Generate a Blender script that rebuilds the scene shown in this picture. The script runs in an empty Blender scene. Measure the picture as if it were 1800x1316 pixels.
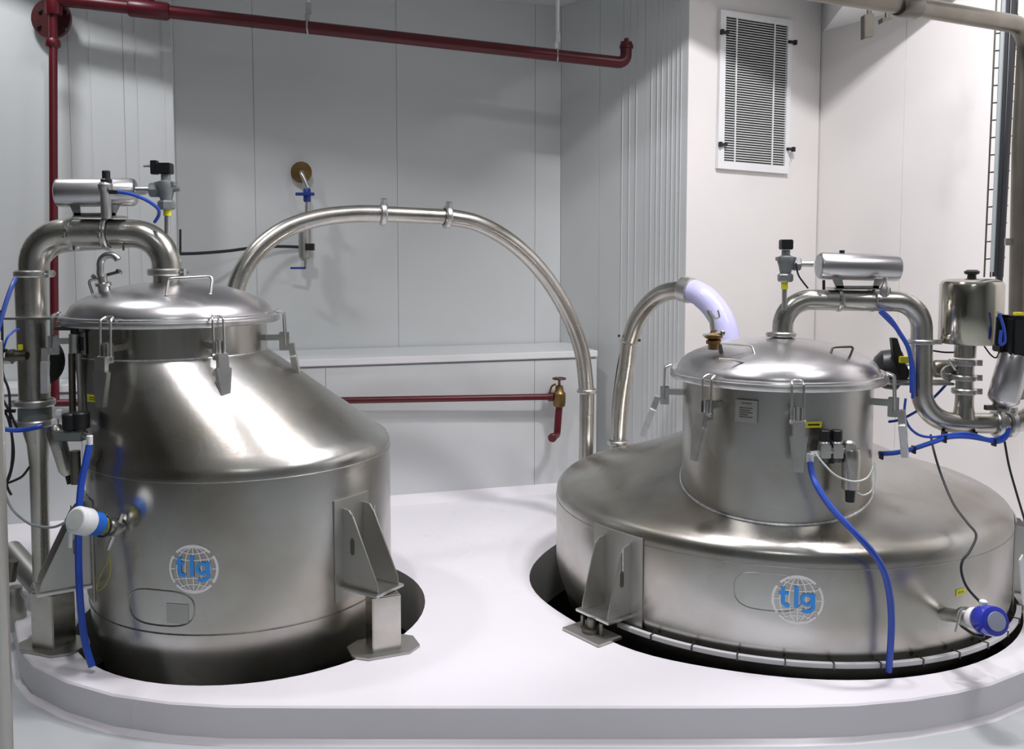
import bpy, math
from mathutils import Vector, Matrix
from mathutils.geometry import tessellate_polygon
pi = math.pi
C = bpy.context.scene.collection
sc = bpy.context.scene

# ---------------------------------------------------------------- camera, world, lamps, exposure
TILT, F, H0, CAMZ = 0.07, 1600.0, 450.0, 1.42
V0 = H0 + F * math.tan(TILT)
cd = bpy.data.cameras.new('camera'); cam = bpy.data.objects.new('camera', cd); C.objects.link(cam)
cam.location = (0, 0, CAMZ); cam.rotation_euler = (pi / 2 - TILT, 0, 0)
cd.sensor_width = 36; cd.lens = 36 * F / 1800; cd.shift_y = (V0 - 658) / 1800; cd.clip_start = .02
sc.camera = cam
w = bpy.data.worlds.new('world'); sc.world = w; w.use_nodes = True
w.node_tree.nodes['Background'].inputs[0].default_value = (.75, .82, 1, 1)
w.node_tree.nodes['Background'].inputs[1].default_value = .08
def area(name, loc, sx, sy, power, col=(1, 1, 1), rz=0):
    l = bpy.data.lights.new(name, 'AREA'); l.shape = 'RECTANGLE'; l.size = sx; l.size_y = sy
    l.energy = power; l.color = col
    o = bpy.data.objects.new(name, l); C.objects.link(o); o.location = loc; o.rotation_euler = (0, 0, rz)
    return o
area('ceiling_lamp_or_fill', (-.85, 2.45, 3.75), .14, .22, 36, (1, .95, 1))
area('ceiling_lamp_or_fill', (.45, 3.35, 3.75), .18, .3, 42, (1, .95, 1))
area('ceiling_lamp_or_fill', (1.45, 3.45, 3.75), .5, .18, 76, (1, .96, .99))
area('ceiling_lamp_or_fill', (2.2, 2.0, 3.75), .2, .5, 30, (1, .95, 1))
area('ceiling_lamp_or_fill', (-2.3, 3.9, 3.75), .3, .2, 26, (.98, .98, 1))  # added fill light that brightens the left wall
area('ceiling_lamp_or_fill', (.2, -.6, 3.75), 1.0, .25, 14, (.95, 1, 1))  # added fill from behind the camera for the platform front
sc.view_settings.view_transform = 'Standard'; sc.view_settings.look = 'None'
sc.view_settings.exposure = 0.0; sc.view_settings.gamma = 1

# ---------------------------------------------------------------- helpers
def P(u, v, Y):
    x = (u - 900) / F; y = (v - V0) / F
    k = Y / (math.cos(TILT) - y * math.sin(TILT))
    return Vector((x * k, Y, CAMZ - (math.sin(TILT) + y * math.cos(TILT)) * k))
def floor_pt(u, v, z=0):
    y = (v - V0) / F; k = (CAMZ - z) / (math.sin(TILT) + y * math.cos(TILT))
    return Vector(((u - 900) / F * k, (math.cos(TILT) - y * math.sin(TILT)) * k, z))
def on_cyl(u, v, c, R):
    a = P(u, v, 1.0) - Vector((0, 0, CAMZ)); A = a.x ** 2 + a.y ** 2; B = a.x * c[0] + a.y * c[1]
    D = B * B - A * (c[0] ** 2 + c[1] ** 2 - R * R)
    s = (B - math.sqrt(max(D, 0))) / A
    return Vector((0, 0, CAMZ)) + a * s
def ang(u, c, R):
    """angle round a circle (0 = towards the camera side -Y, + = right) seen at column u, front side"""
    p = on_cyl(u, 700, c, R); return math.atan2(p.x - c[0], -(p.y - c[1]))
def pol(c, R, a, z): return Vector((c[0] + R * math.sin(a), c[1] - R * math.cos(a), z))
def smooth(pts, n=6):
    pts = [Vector(p) for p in pts]; o = []
    for i in range(len(pts) - 1):
        p0 = pts[max(i - 1, 0)]; p1 = pts[i]; p2 = pts[i + 1]; p3 = pts[min(i + 2, len(pts) - 1)]
        for j in range(n):
            t = j / n
            o.append(.5 * (2 * p1 + (p2 - p0) * t + (2 * p0 - 5 * p1 + 4 * p2 - p3) * t * t + (3 * p1 - p0 - 3 * p2 + p3) * t ** 3))
    o.append(pts[-1]); return o
def bend(pts, r, n=7):
    """polyline with its corners rounded to radius r"""
    pts = [Vector(p) for p in pts]; o = [pts[0]]
    for i in range(1, len(pts) - 1):
        a, b, c = pts[i - 1], pts[i], pts[i + 1]
        d0 = (a - b).normalized(); d1 = (c - b).normalized(); th = d0.angle(d1)
        if th > 3.1: o.append(b); continue
        t = min(r / math.tan(th / 2), (a - b).length * .49 if i > 1 else (a - b).length * .98, (c - b).length * .49 if i < len(pts) - 2 else (c - b).length * .98)
        rr = t * math.tan(th / 2); cen = b + (d0 + d1).normalized() * rr / math.sin(th / 2)
        s, e = b + d0 * t - cen, b + d1 * t - cen; w_ = s.angle(e)
        for j in range(n + 1):
            k = j / n; o.append(cen + (s * math.sin((1 - k) * w_) + e * math.sin(k * w_)) / math.sin(w_))
    o.append(pts[-1]); return o
def frame(d):
    d = Vector(d).normalized(); u = Vector((0, 0, 1)) if abs(d.z) < .95 else Vector((1, 0, 0))
    x = d.cross(u).normalized(); return x, x.cross(d).normalized(), d
class MB:
    def __init__(s): s.v = []; s.f = []
    def add(s, vs, fs):
        n = len(s.v); s.v += [tuple(q) for q in vs]; s.f += [tuple(i + n for i in f) for f in fs]; return s
    def rings(s, rs, cap0=True, cap1=True, closed=False):
        n = len(rs[0]); vs = [q for r in rs for q in r]; fs = []; m = len(rs)
        for i in range(m if closed else m - 1):
            a = i * n; b = ((i + 1) % m) * n
            for j in range(n): k = (j + 1) % n; fs.append((a + j, a + k, b + k, b + j))
        if not closed:
            if cap0: fs.append(tuple(range(n))[::-1])
            if cap1: fs.append(tuple((m - 1) * n + j for j in range(n)))
        return s.add(vs, fs)
    def lathe(s, prof, o=(0, 0, 0), d=(0, 0, 1), n=24, cap=True):
        """prof: (radius, distance along d)"""
        x, y, z = frame(d); o = Vector(o)
        return s.rings([[o + z * h + (x * math.cos(2 * pi * j / n) + y * math.sin(2 * pi * j / n)) * max(r, .0004) for j in range(n)] for r, h in prof], cap, cap)
    def cyl(s, a, b, r, r2=None, n=16):
        a = Vector(a); b = Vector(b); r2 = r if r2 is None else r2
        return s.lathe([(r, 0), (r2, (b - a).length)], a, b - a, n)
    def tube(s, pts, r, n=12, closed=False):
        pts = [Vector(p) for p in pts]; m = len(pts); rs = []; ref = None
        for i, p in enumerate(pts):
            if closed: t = pts[(i + 1) % m] - pts[i - 1]
            else: t = pts[min(i + 1, m - 1)] - pts[max(i - 1, 0)]
            t.normalize()
            if ref is None: x, _, _ = frame(t); y = t.cross(x)
            else:
                x = (ref - t * ref.dot(t)).normalized(); y = t.cross(x)
            ref = x; rr = r[i] if isinstance(r, list) else r
            rs.append([p + (x * math.cos(2 * pi * j / n) + y * math.sin(2 * pi * j / n)) * rr for j in range(n)])
        return s.rings(rs, closed=closed)
    def box(s, c, dx, dy, dz):
        """c centre, dx dy dz full edge vectors (or lengths)"""
        c = Vector(c); dx = Vector((dx, 0, 0)) if not hasattr(dx, '__len__') else Vector(dx)
        dy = Vector((0, dy, 0)) if not hasattr(dy, '__len__') else Vector(dy); dz = Vector((0, 0, dz)) if not hasattr(dz, '__len__') else Vector(dz)
        vs = [c + dx * (i - .5) + dy * (j - .5) + dz * (k - .5) for k in (0, 1) for j in (0, 1) for i in (0, 1)]
        return s.add(vs, [(0, 2, 3, 1), (4, 5, 7, 6), (0, 1, 5, 4), (1, 3, 7, 5), (3, 2, 6, 7), (2, 0, 4, 6)])
    def prism(s, poly, d):
        """flat polygon (3-D points) thickened by vector d"""
        d = Vector(d); n = len(poly); a = [Vector(p) for p in poly]
        return s.add(a + [p + d for p in a], [tuple(range(n))[::-1], tuple(range(n, 2 * n))] + [(i, (i + 1) % n, (i + 1) % n + n, i + n) for i in range(n)])
    def build(s, name, mat, parent=None, bevel=0, flat=False):
        me = bpy.data.meshes.new(name); o = bpy.data.objects.new(name, me); C.objects.link(o)
        off = Vector((0, 0, 0))
        if parent is not None:
            q = parent
            while q is not None: off += q.location; q = q.parent
            o.parent = parent
        else:
            if s.v: off = Vector([sum(c) / len(s.v) for c in zip(*s.v)]); o.location = off
        me.from_pydata([tuple(Vector(q) - off) for q in s.v], [], s.f); me.materials.append(mat)
        import bmesh
        bm = bmesh.new(); bm.from_mesh(me); bmesh.ops.recalc_face_normals(bm, faces=bm.faces)
        if bevel:
            es = [e for e in bm.edges if len(e.link_faces) == 2 and e.calc_face_angle(0) > .7]
            bmesh.ops.bevel(bm, geom=es, offset=bevel, segments=2, affect='EDGES', clamp_overlap=True)
        bm.to_mesh(me); bm.free()
        if not flat:
            for p in me.polygons: p.use_smooth = True
            me.set_sharp_from_angle(angle=math.radians(35))
        return o
def tag(o, label=None, cat=None, group=None, kind=None):
    if label: o['label'] = label
    if cat: o['category'] = cat
    if group: o['group'] = group
    if kind: o['kind'] = kind
    return o
def thing(name, loc, label, cat, group=None):
    o = bpy.data.objects.new(name, None); C.objects.link(o); o.location = loc; o.empty_display_size = .1
    return tag(o, label, cat, group)

# ---------------------------------------------------------------- materials
def mat(name, col, rough=.5, metal=0.0, var=0.0, vscale=6, bump=0.0, bscale=(30, 30, 30), spec=.5, trans=0.0, rvar=0.0, coat=0.0, emit=0, var_col=None):
    m = bpy.data.materials.new(name); m.use_nodes = True; nt = m.node_tree; b = nt.nodes['Principled BSDF']
    b.inputs['Base Color'].default_value = (*col, 1); b.inputs['Roughness'].default_value = rough
    b.inputs['Metallic'].default_value = metal; b.inputs['Specular IOR Level'].default_value = spec
    b.inputs['Transmission Weight'].default_value = trans; b.inputs['Coat Weight'].default_value = coat
    tc = nt.nodes.new('ShaderNodeTexCoord')
    def noise(scale, sv=None, detail=4):
        mp = nt.nodes.new('ShaderNodeMapping'); n = nt.nodes.new('ShaderNodeTexNoise')
        nt.links.new(tc.outputs['Object'], mp.inputs[0]); nt.links.new(mp.outputs[0], n.inputs['Vector'])
        if sv: mp.inputs['Scale'].default_value = sv
        n.inputs['Scale'].default_value = scale; n.inputs['Detail'].default_value = detail; return n
    if var:
        n = noise(vscale); mx = nt.nodes.new('ShaderNodeMix'); mx.data_type = 'RGBA'
        vc = var_col or tuple(c * (1 - var) for c in col)
        mx.inputs[6].default_value = (*col, 1); mx.inputs[7].default_value = (*vc, 1)
        cr = nt.nodes.new('ShaderNodeMapRange'); cr.inputs[1].default_value = .38; cr.inputs[2].default_value = .68
        nt.links.new(n.outputs[0], cr.inputs[0]); nt.links.new(cr.outputs[0], mx.inputs[0]); nt.links.new(mx.outputs[2], b.inputs['Base Color'])
    if rvar:
        n = noise(vscale * .7); mr = nt.nodes.new('ShaderNodeMapRange'); mr.inputs[1].default_value = .35; mr.inputs[2].default_value = .7
        mr.inputs[3].default_value = rough - rvar; mr.inputs[4].default_value = rough + rvar
        nt.links.new(n.outputs[0], mr.inputs[0]); nt.links.new(mr.outputs[0], b.inputs['Roughness'])
    if bump:
        n = noise(1, bscale, 3); bp = nt.nodes.new('ShaderNodeBump'); bp.inputs['Strength'].default_value = bump; bp.inputs['Distance'].default_value = .002
        nt.links.new(n.outputs[0], bp.inputs['Height']); nt.links.new(bp.outputs[0], b.inputs['Normal'])
    return m
STEEL = mat('brushed_steel', (.47, .465, .43), .26, 1, .22, 5, .12, (90, 90, 6), rvar=.07, var_col=(.47, .45, .40))
BODY = mat('tank_steel', (.53, .535, .515), .30, 1, .3, 2.6, .1, (60, 60, 5), rvar=.07, var_col=(.39, .365, .31))
LID = mat('polished_lid_steel', (.66, .65, .66), .30, 1, .1, 4, .05, (20, 20, 20), rvar=.04)
PIPE = mat('pipe_steel', (.57, .56, .52), .28, 1, .15, 8, 0, rvar=.05, var_col=(.48, .455, .40))
BRIGHT = mat('cast_steel', (.66, .66, .64), .34, 1, .15, 20)
DARKST = mat('dark_oxidised_steel', (.2, .19, .16), .4, 1, .3, 8)
WELD = mat('weld_bead', (.72, .72, .72), .3, 1, .3, 60)
WSEAM = mat('ground_weld', (.38, .37, .34), .38, 1, .2, 30)
WALL = mat('white_panel', (.68, .71, .71), .42, 0, .05, 1.5, .03, (3, 3, 30), spec=.35)
WALL_LIT = mat('white_wall_lit', (.82, .80, .78), .45, 0, .04, 1.5, spec=.35)  # wall paint lightened; stronger light on pier and right wall is in the colour
TRIM = mat('white_trim', (.82, .83, .84), .4)
CEIL = mat('ceiling_paint', (.66, .68, .67), .6, var=.03)
FLOOR = mat('white_epoxy', (.80, .785, .82), .3, 0, .05, 1.2, .04, (5, 5, 5), spec=.5, rvar=.06)
FLOORL = mat('grey_epoxy', (.46, .49, .50), .35, 0, .05, 1.5, spec=.4)
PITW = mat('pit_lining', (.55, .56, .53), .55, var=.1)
VOID = mat('void_shade_lining', (.03, .03, .027), .7)  # near-black: the deep shade below the slab is put into the colour
REAR = mat('rear_wall_paint', (.24, .25, .25), .6, var=.06)
REARD = mat('dark_reflection_wall', (.06, .06, .055), .6, var=.06)  # unseen wall, darkened so the left vessel's flank reflects dark
RED = mat('red_pipe_paint', (.105, .003, .010), .38, var=.2, vscale=10, spec=.5)
DRED = mat('dark_red_cast_paint', (.09, .02, .022), .45, var=.2)
BRASS = mat('aged_brass', (.30, .19, .08), .4, 1, .3, 20)
BLACK = mat('black_plastic', (.012, .013, .014), .4)
RUBBER = mat('black_cable_sheath', (.015, .017, .02), .5)
BLUE = mat('blue_hose', (.025, .085, .50), .35, var=.1)
DBLUE = mat('blue_handle_plastic', (.015, .05, .28), .4)
SKYB = mat('clear_blue_plastic', (.05, .07, .62), .12, trans=.35)
YEL = mat('yellow_label', (.78, .74, .03), .5)
WHITE = mat('white_plastic', (.78, .80, .80), .3)
LGREY = mat('light_grey_cap', (.56, .60, .57), .35)
GREYP = mat('grey_cast_body', (.22, .24, .24), .42, .3, .1, 20)
HOSE = mat('milky_lavender_hose', (.62, .62, .92), .28, var=.08, vscale=5, trans=.15)
LOGOW = mat('white_vinyl', (.92, .90, .91), .5)
LOGOB = mat('blue_vinyl', (.05, .36, 1.0), .45)
BLUEBAND = mat('blue_sensor_band', (.02, .13, .55), .35)
GREYCABLE = mat('grey_cable', (.30, .34, .35), .45)
MIRDARK = mat('vent_cavity_shade', (.02, .025, .025), .7)  # near-black colour stands in for the shade behind the slats
SLAT = mat('galvanised_slat', (.62, .64, .63), .4)
DULL = mat('dull_shaded_pipe', (.27, .25, .21), .38, .9, .2, 6)  # darker copy of the pipe steel, with underside shade in its colour
STRAP = mat('olive_yellow_cord', (.36, .36, .06), .6)
GLASS = mat('gauge_glass', (.75, .82, .85), .08, trans=.6)
PLATEM = mat('etched_plate', (.46, .46, .43), .4, .9)

# ---------------------------------------------------------------- the setting
def YB(X, c=5.86): return c + .30 * X
def wall(name, a, b, z0, z1, seams, th=.05, m=WALL, gap=.002, proud=.006, ribs=None):
    """backing sheet with separate cladding panels; a to b runs so that the room is on the right-hand side"""
    a = Vector((a[0], a[1], 0)); b = Vector((b[0], b[1], 0)); L = (b - a).length; d = (b - a) / L; nrm = Vector((d.y, -d.x, 0))
    mb = MB(); mb.box((a + b) / 2 - nrm * (th / 2 + proud) + Vector((0, 0, (z0 + z1) / 2)), d * L, nrm * th, (0, 0, z1 - z0))
    w_ = mb.build(name, m, flat=True); w_['kind'] = 'structure'
    cuts = [0] + [s * L for s in seams] + [L]
    for i in range(len(cuts) - 1):
        s0, s1 = cuts[i] + gap / 2, cuts[i + 1] - gap / 2
        pm = MB().box(a + d * (s0 + s1) / 2 - nrm * proud / 2 + Vector((0, 0, (z0 + z1) / 2)), d * (s1 - s0), nrm * proud, (0, 0, z1 - z0))
        pm.build('wall_panel', m, w_, bevel=.001, flat=True)
    if ribs:
        rm = MB()
        for s in ribs:
            rm.box(a + d * s * L + nrm * .002 + Vector((0, 0, (z0 + z1) / 2)), d * .005, nrm * .003, (0, 0, z1 - z0 - .02))
        r = rm.build('panel_rib', m, w_, flat=True); r['kind'] = 'stuff'
    return w_
ZC = 3.03
def cross(p, d, slope):   # point on the plan line p+s*d where X = slope*Y
    s = (slope * p[1] - p[0]) / (d[0] - slope * d[1]); return (p[0] + s * d[0], p[1] + s * d[1])
cLz = cross((0, 5.6), (1, .3), (313 - 900) / F)            # left pier corner
leftend = (-4.0, 5.6 - 1.2)
corner = cross((0, 5.92), (1, .3), (985 - 900) / F)         # alcove corner
col = (corner[0] + .8 * .86, corner[1] - .86)               # pier edge at u 1205
col = cross(corner, (.8, -1), 305 / F)
vr = cross(col, (1, .55), 533 / F)
alc0 = cross((0, 5.92), (1, .3), (315 - 900) / F)
rw = (vr[0] - .02, vr[1] + .05)
rwe = (rw[0] + .56 * 3.3, rw[1] - 3.3)
def span_frac(a, b, us):
    o = []
    for u in us:
        q = cross(a, (b[0] - a[0], b[1] - a[1]), (u - 900) / F); o.append(math.hypot(q[0] - a[0], q[1] - a[1]) / math.hypot(b[0] - a[0], b[1] - a[1]))
    return o
wall('wall_left', leftend, cLz, -.12, ZC, span_frac(leftend, cLz, [133, 228]), ribs=span_frac(leftend, cLz, [170, 250, 298]))
wall('wall_left_return', cLz, alc0, -.12, ZC, [])
wall('wall_back', alc0, corner, -.12, ZC, span_frac(alc0, corner, [452, 700, 940]))
wall('wall_alcove_side', corner, col, -.12, ZC, span_frac(corner, col, [1052, 1130]), ribs=span_frac(corner, col, [1092, 1104, 1116, 1142, 1152, 1160, 1170, 1178, 1186, 1193]))
wall('wall_pier', col, vr, -.12, ZC, [], m=WALL_LIT)
wall('wall_right', rw, rwe, -.12, ZC, span_frac(rw, rwe, [1580]), m=WALL_LIT)
wall('wall_right_end', rwe, (rwe[0], -3), -.12, 3.9, [], m=REAR)
wall('wall_front', (rwe[0], -3), (-4, -3), -.12, 3.9, [.5], m=REAR)
wall('wall_left_end', (-4, -3), leftend, -.12, 3.9, [.5], m=REARD)
mb = MB(); mb.box((.2, 5.83, ZC + .04), 9.2, 2.56, .08); tag(mb.build('ceiling', CEIL, flat=True), kind='structure')
tag(MB().box((.2, .8, 3.94), 9.2, 7.8, .08).build('ceiling_high', CEIL, flat=True), kind='structure')
tag(MB().box((.2, 4.57, 3.5), 9.2, .05, .92).build('wall_ceiling_step', CEIL, flat=True), kind='structure')
tag(MB().box((-.42, 4.14, 3.47), 2.7, .82, .87).build('ceiling_bulkhead', CEIL, flat=True), kind='structure')
# lowered ceiling of the right-hand bay
sp = [(vr[0] + .02, vr[1] + .1), (vr[0] - .1, 4.9), (vr[0] - .1, 4.55), (3.3, 4.0), (3.2, 5.9)]
sp = [(vr[0] + .01, 6.2), (vr[0] + .01, vr[1] - .02), (vr[0] - .10, 4.95), (2.35, 4.85), (3.3, 4.2), (3.3, 6.2)]
tag(MB().prism([(x, y, 2.79) for x, y in sp], (0, 0, .235)).build('ceiling_soffit', TRIM, flat=True), kind='structure')
# lower floor and raised platform with two pits
LC, LR = (-1.075, 3.61), .58            # left vessel axis and radius
NC, NR = (-1.345, 3.60), .36            # its offset neck
RC, RR = (1.155, 4.0), .955             # right vessel
RN = (1.040, 3.560)                     # its offset neck
front = [floor_pt(u, v) for u, v in ((1800, 1176), (1740, 1200), (1680, 1214), (1600, 1227), (1500, 1236), (1400, 1239), (1200, 1240), (900, 1240), (600, 1240), (400, 1239), (300, 1233), (200, 1219), (120, 1196), (62, 1168), (38, 1140))]
outer = [(p.x, p.y) for p in front] + [(-1.99, 3.55), (-2.2, 3.85), (-2.6, 4.2), (-3.6, 4.55), (-3.6, 4.7), (0, 5.8), (1.0, 5.8), (3.1, 5.4), (3.1, 3.9), (2.75, 3.35), (2.45, 3.15)]
pitL = [pol((-1.03, 3.60), .675, 2 * pi * j / 64, 0).to_2d() for j in range(64)]
def rp(a):
    d = math.degrees(a) % 360
    r = 1.005 + .05 * math.exp(-((d - 275) / 22) ** 2) + .03 * math.exp(-((d - 318) / 14) ** 2)
    return r
pitR = [pol((1.13, 3.97), rp(2 * pi * j / 96), 2 * pi * j / 96, 0).to_2d() for j in range(96)]
loops = [[Vector((x, y, 0)) for x, y in outer], [Vector((p[0], p[1], 0)) for p in pitL][::-1], [Vector((p[0], p[1], 0)) for p in pitR][::-1]]
mb = MB(); vs = [p for l in loops for p in l]; mb.add(vs, tessellate_polygon(loops))
fl = [[Vector((x, y, -.12)) for x, y in ((-4.4, -3.2), (4.8, -3.2), (4.8, 6.4), (-4.4, 6.4))], [Vector((p[0], p[1], -.12)) for p in pitL][::-1], [Vector((p[0], p[1], -.12)) for p in pitR][::-1]]
tag(MB().add([p for l in fl for p in l], tessellate_polygon(fl)).build('floor', FLOORL, flat=True), kind='structure')
def skirt(lp, prof, mb):
    n = len(lp); c = sum(lp, Vector()) / n
    rs = []
    for off, z in prof:
        row = []
        for i, p in enumerate(lp):
            t = (lp[(i + 1) % n] - lp[i - 1]).normalized(); nn = Vector((t.y, -t.x, 0))
            row.append(Vector((p.x, p.y, z)) + nn * off)
        rs.append(row)
    mb.rings(rs, False, False)
area2 = sum(a.x * b.y - b.x * a.y for a, b in zip(loops[0], loops[0][1:] + loops[0][:1]))
sg = 1 if area2 > 0 else -1
skirt(loops[0], [(0, 0), (.006 * sg, -.006), (.008 * sg, -.02), (.008 * sg, -.105), (.03 * sg, -.122)], mb)
plat = mb.build('floor_platform', FLOOR); tag(plat, kind='structure')
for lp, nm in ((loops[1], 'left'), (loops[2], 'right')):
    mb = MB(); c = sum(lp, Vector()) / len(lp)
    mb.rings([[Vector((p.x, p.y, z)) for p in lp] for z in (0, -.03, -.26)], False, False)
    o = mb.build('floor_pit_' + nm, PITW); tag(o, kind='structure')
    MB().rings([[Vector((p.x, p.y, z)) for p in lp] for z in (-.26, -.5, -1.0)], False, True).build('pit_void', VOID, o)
# low plinth along the back wall and the left pier
pa = cross((0, 5.35), (1, .3), -.60); pb = cross((0, 5.35), (1, .3), (1050 - 900) / F)
pmid = cross((0, 5.35), (1, .3), (318 - 900) / F)
def plinth(a, b, z1, back, seams, name):
    a = Vector((*a, 0)); b = Vector((*b, 0)); d = (b - a).normalized(); n = Vector((d.y, -d.x, 0)); L = (b - a).length
    mb = MB().box((a + b) / 2 - n * (back / 2 + .012) + Vector((0, 0, z1 / 2)), d * L, n * back, (0, 0, z1))
    o = mb.build(name, WALL, flat=True, bevel=.006); tag(o, kind='structure')
    cuts = [0] + [L * s for s in seams] + [L]
    for i in range(len(cuts) - 1):
        MB().box(a + d * (cuts[i] + cuts[i + 1]) / 2 - n * .006 + Vector((0, 0, (z1 - .05) / 2)), d * (cuts[i + 1] - cuts[i] - .002), n * .012, (0, 0, z1 - .05)).build('wall_panel', WALL, o, bevel=.001, flat=True)
    MB().box((a + b) / 2 + Vector((0, 0, z1 - .02)) + n * .004, d * L, n * .02, (0, 0, .04)).build('ledge_trim', TRIM, o, bevel=.004, flat=True)
    MB().prism([a + Vector((0, 0, 0)), a + n * .05, a + Vector((0, 0, .05))], b - a).build('floor_cove', FLOOR, o)
plinth(pmid, pb, .85, .52, span_frac(pmid, pb, [570, 940]), 'wall_plinth_back')
plinth(pa, pmid, .76, .22, [.5], 'wall_plinth_left')

# ---------------------------------------------------------------- vessels
def shell(rings, n=96):
    return [[pol((cx, cy), r, 2 * pi * j / n, z) for j in range(n)] for cx, cy, z, r in rings]
def ring_tube(c, r, z, rt, a0=0, a1=2 * pi, n=72, m=8, zf=None):
    full = abs(a1 - a0 - 2 * pi) < 1e-6
    pts = [pol(c, r, a0 + (a1 - a0) * j / n, z if zf is None else zf(a0 + (a1 - a0) * j / n)) for j in range(n if full else n + 1)]
    return MB().tube(pts, rt, m, closed=full)
def dome(c, z, s=1.0, R=.385):
    prof = [(R * s, z - .004), (R * s, z + .008), (R * .985 * s, z + .022), (R * .955 * s, z + .042), (R * .90 * s, z + .060), (R * .82 * s, z + .076), (R * .7 * s, z + .094), (R * .55 * s, z + .112), (R * .35 * s, z + .127), (R * .15 * s, z + .134), (0.001, z + .135)]
    return MB().lathe(prof, (c[0], c[1], 0), (0, 0, 1), 96)
def toggle(parent, c, a, z, tilt=.10, R=.4115, label=None):
    """over-centre clamp: wire loop over the rim, pivot body, flat handle"""
    r = Vector((math.sin(a), -math.cos(a), 0)); t = Vector((math.cos(a), math.sin(a), 0)); up = Vector((0, 0, 1)); o = Vector((c[0], c[1], z))
    mb = MB()
    mb.box(o + r * (R - .035) + up * -.085, r * .085, t * .032, up * .022)          # arm welded to the neck
    mb.box(o + r * (R + .018) + up * -.100, r * .03, t * .010, up * .075)
    for s in (-1, 1): mb.box(o + r * (R + .020) + t * s * .014 + up * -.100, r * .036, t * .005, up * .07)
    mb.cyl(o + r * (R + .022) - t * .026 + up * -.118, o + r * (R + .022) + t * .026 + up * -.118, .007, n=10)
    cl = mb.build('toggle_clamp', BRIGHT, parent, bevel=.0015)
    if label: cl['label'] = label
    hk = MB(); q = []
    for s in (-1, 1):
        pass
    pts = [o + r * (R + .026) - t * .020 + up * -.115, o + r * (R + .020) - t * .020 + up * .015, o + r * (R - .006) - t * .016 + up * .026, o + r * (R - .006) + t * .016 + up * .026, o + r * (R + .020) + t * .020 + up * .015, o + r * (R + .026) + t * .020 + up * -.115]
    hk.tube(bend(pts, .012, 4), .0045, 8); hk.cyl(o + r * (R + .026) - t * .028 + up * -.115, o + r * (R + .026) + t * .028 + up * -.115, .0065, n=8)
    hk.build('hook_loop', BRIGHT, cl)
    h = Vector((r * math.sin(tilt) * 1 - up * math.cos(tilt))); hn = r * math.cos(tilt) + up * math.sin(tilt); b = o + r * (R + .036) + up * -.11
    hd = MB().prism([b + t * .020, b - t * .020, b - t * .020 + h * .05, b - t * .029 + h * .055, b - t * .015 + h * .175, b + t * .015 + h * .175, b + t * .029 + h * .055, b + t * .020 + h * .05], hn * .024)
    hd.build('clamp_handle', BRIGHT, cl, bevel=.0015)
    return cl
def bail(parent, p0, p1, up, rt=.005, name='lid_handle', m=BRIGHT):
    p0, p1, up = Vector(p0), Vector(p1), Vector(up)
    return MB().tube(bend([p0, p0 + up, p1 + up, p1], .014, 4), rt, 8).build(name, m, parent)
def bracket(parent, c, R, a, zb, zt, out, gap=.055, pad=.09):
    """vessel support lug: backing pad, two gussets, foot plate"""
    r = Vector((math.sin(a), -math.cos(a), 0)); t = Vector((math.cos(a), math.sin(a), 0)); o = Vector((c[0], c[1], 0)); U = Vector((0, 0, 1))
    n = 8; half = pad / R
    rows = [[pol(c, R + dr, a + half * (2 * j / n - 1), z) for j in range(n + 1)] for dr, z in ((.001, zb - .06), (.007, zb - .06), (.007, zt + .03), (.001, zt + .03))]
    mb = MB(); m = n + 1
    mb.add([p for row in rows for p in row], [(i * m + j, i * m + j + 1, ((i + 1) % 4) * m + j + 1, ((i + 1) % 4) * m + j) for i in range(4) for j in range(n)] + [(0, m, 2 * m, 3 * m), (m - 1, 4 * m - 1, 3 * m - 1, 2 * m - 1)])
    mb.build('backing_pad', PLATEM, parent)
    for s in (-1, 1):
        b = o + t * s * gap
        q = [b + r * (R - .01) + U * zb, b + r * (R + out) + U * zb, b + r * (R + out - .004) + U * (zb + .03), b + r * (R + .055) + U * (zt - .03), b + r * (R + .035) + U * (zt - .006), b + r * (R - .01) + U * zt]
        g = MB().prism(q, t * .007).build('gusset_plate', PLATEM, parent, bevel=.001)
        zm = (zb + zt) / 2 + .01; e = t * (.0078 if s > 0 else -.0008)
        MB().prism([b + e + r * (R + .05 + x) + U * (zm + y) for x, y in ((-.009, -.028), (-.009, .018), (0, .03), (.009, .018), (.009, -.028), (0, -.036))], t * (.0006 if s > 0 else -.0006)).build('dark_gap_patch', DARKST, g, flat=True)  # added dark patch, drawn for the view between the two gussets
        MB().cyl(b + t * .0035 + e * 1.0 + r * (R + .05) + U * (zm + .03), b + t * .0035 + e + r * (R + .05) + U * (zt - .012), .0022, n=6).build('weld_bead', WELD, g)
    MB().prism([o + r * (R - .03) - t * (gap + .02) + U * (zb - .011), o + r * (R + out + .012) - t * (gap + .02) + U * (zb - .011), o + r * (R + out + .012) + t * (gap + .02) + U * (zb - .011), o + r * (R - .03) + t * (gap + .02) + U * (zb - .011)], U * .011).build('bracket_plate', BRIGHT, parent, bevel=.002)
    return r, t, o
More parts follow.
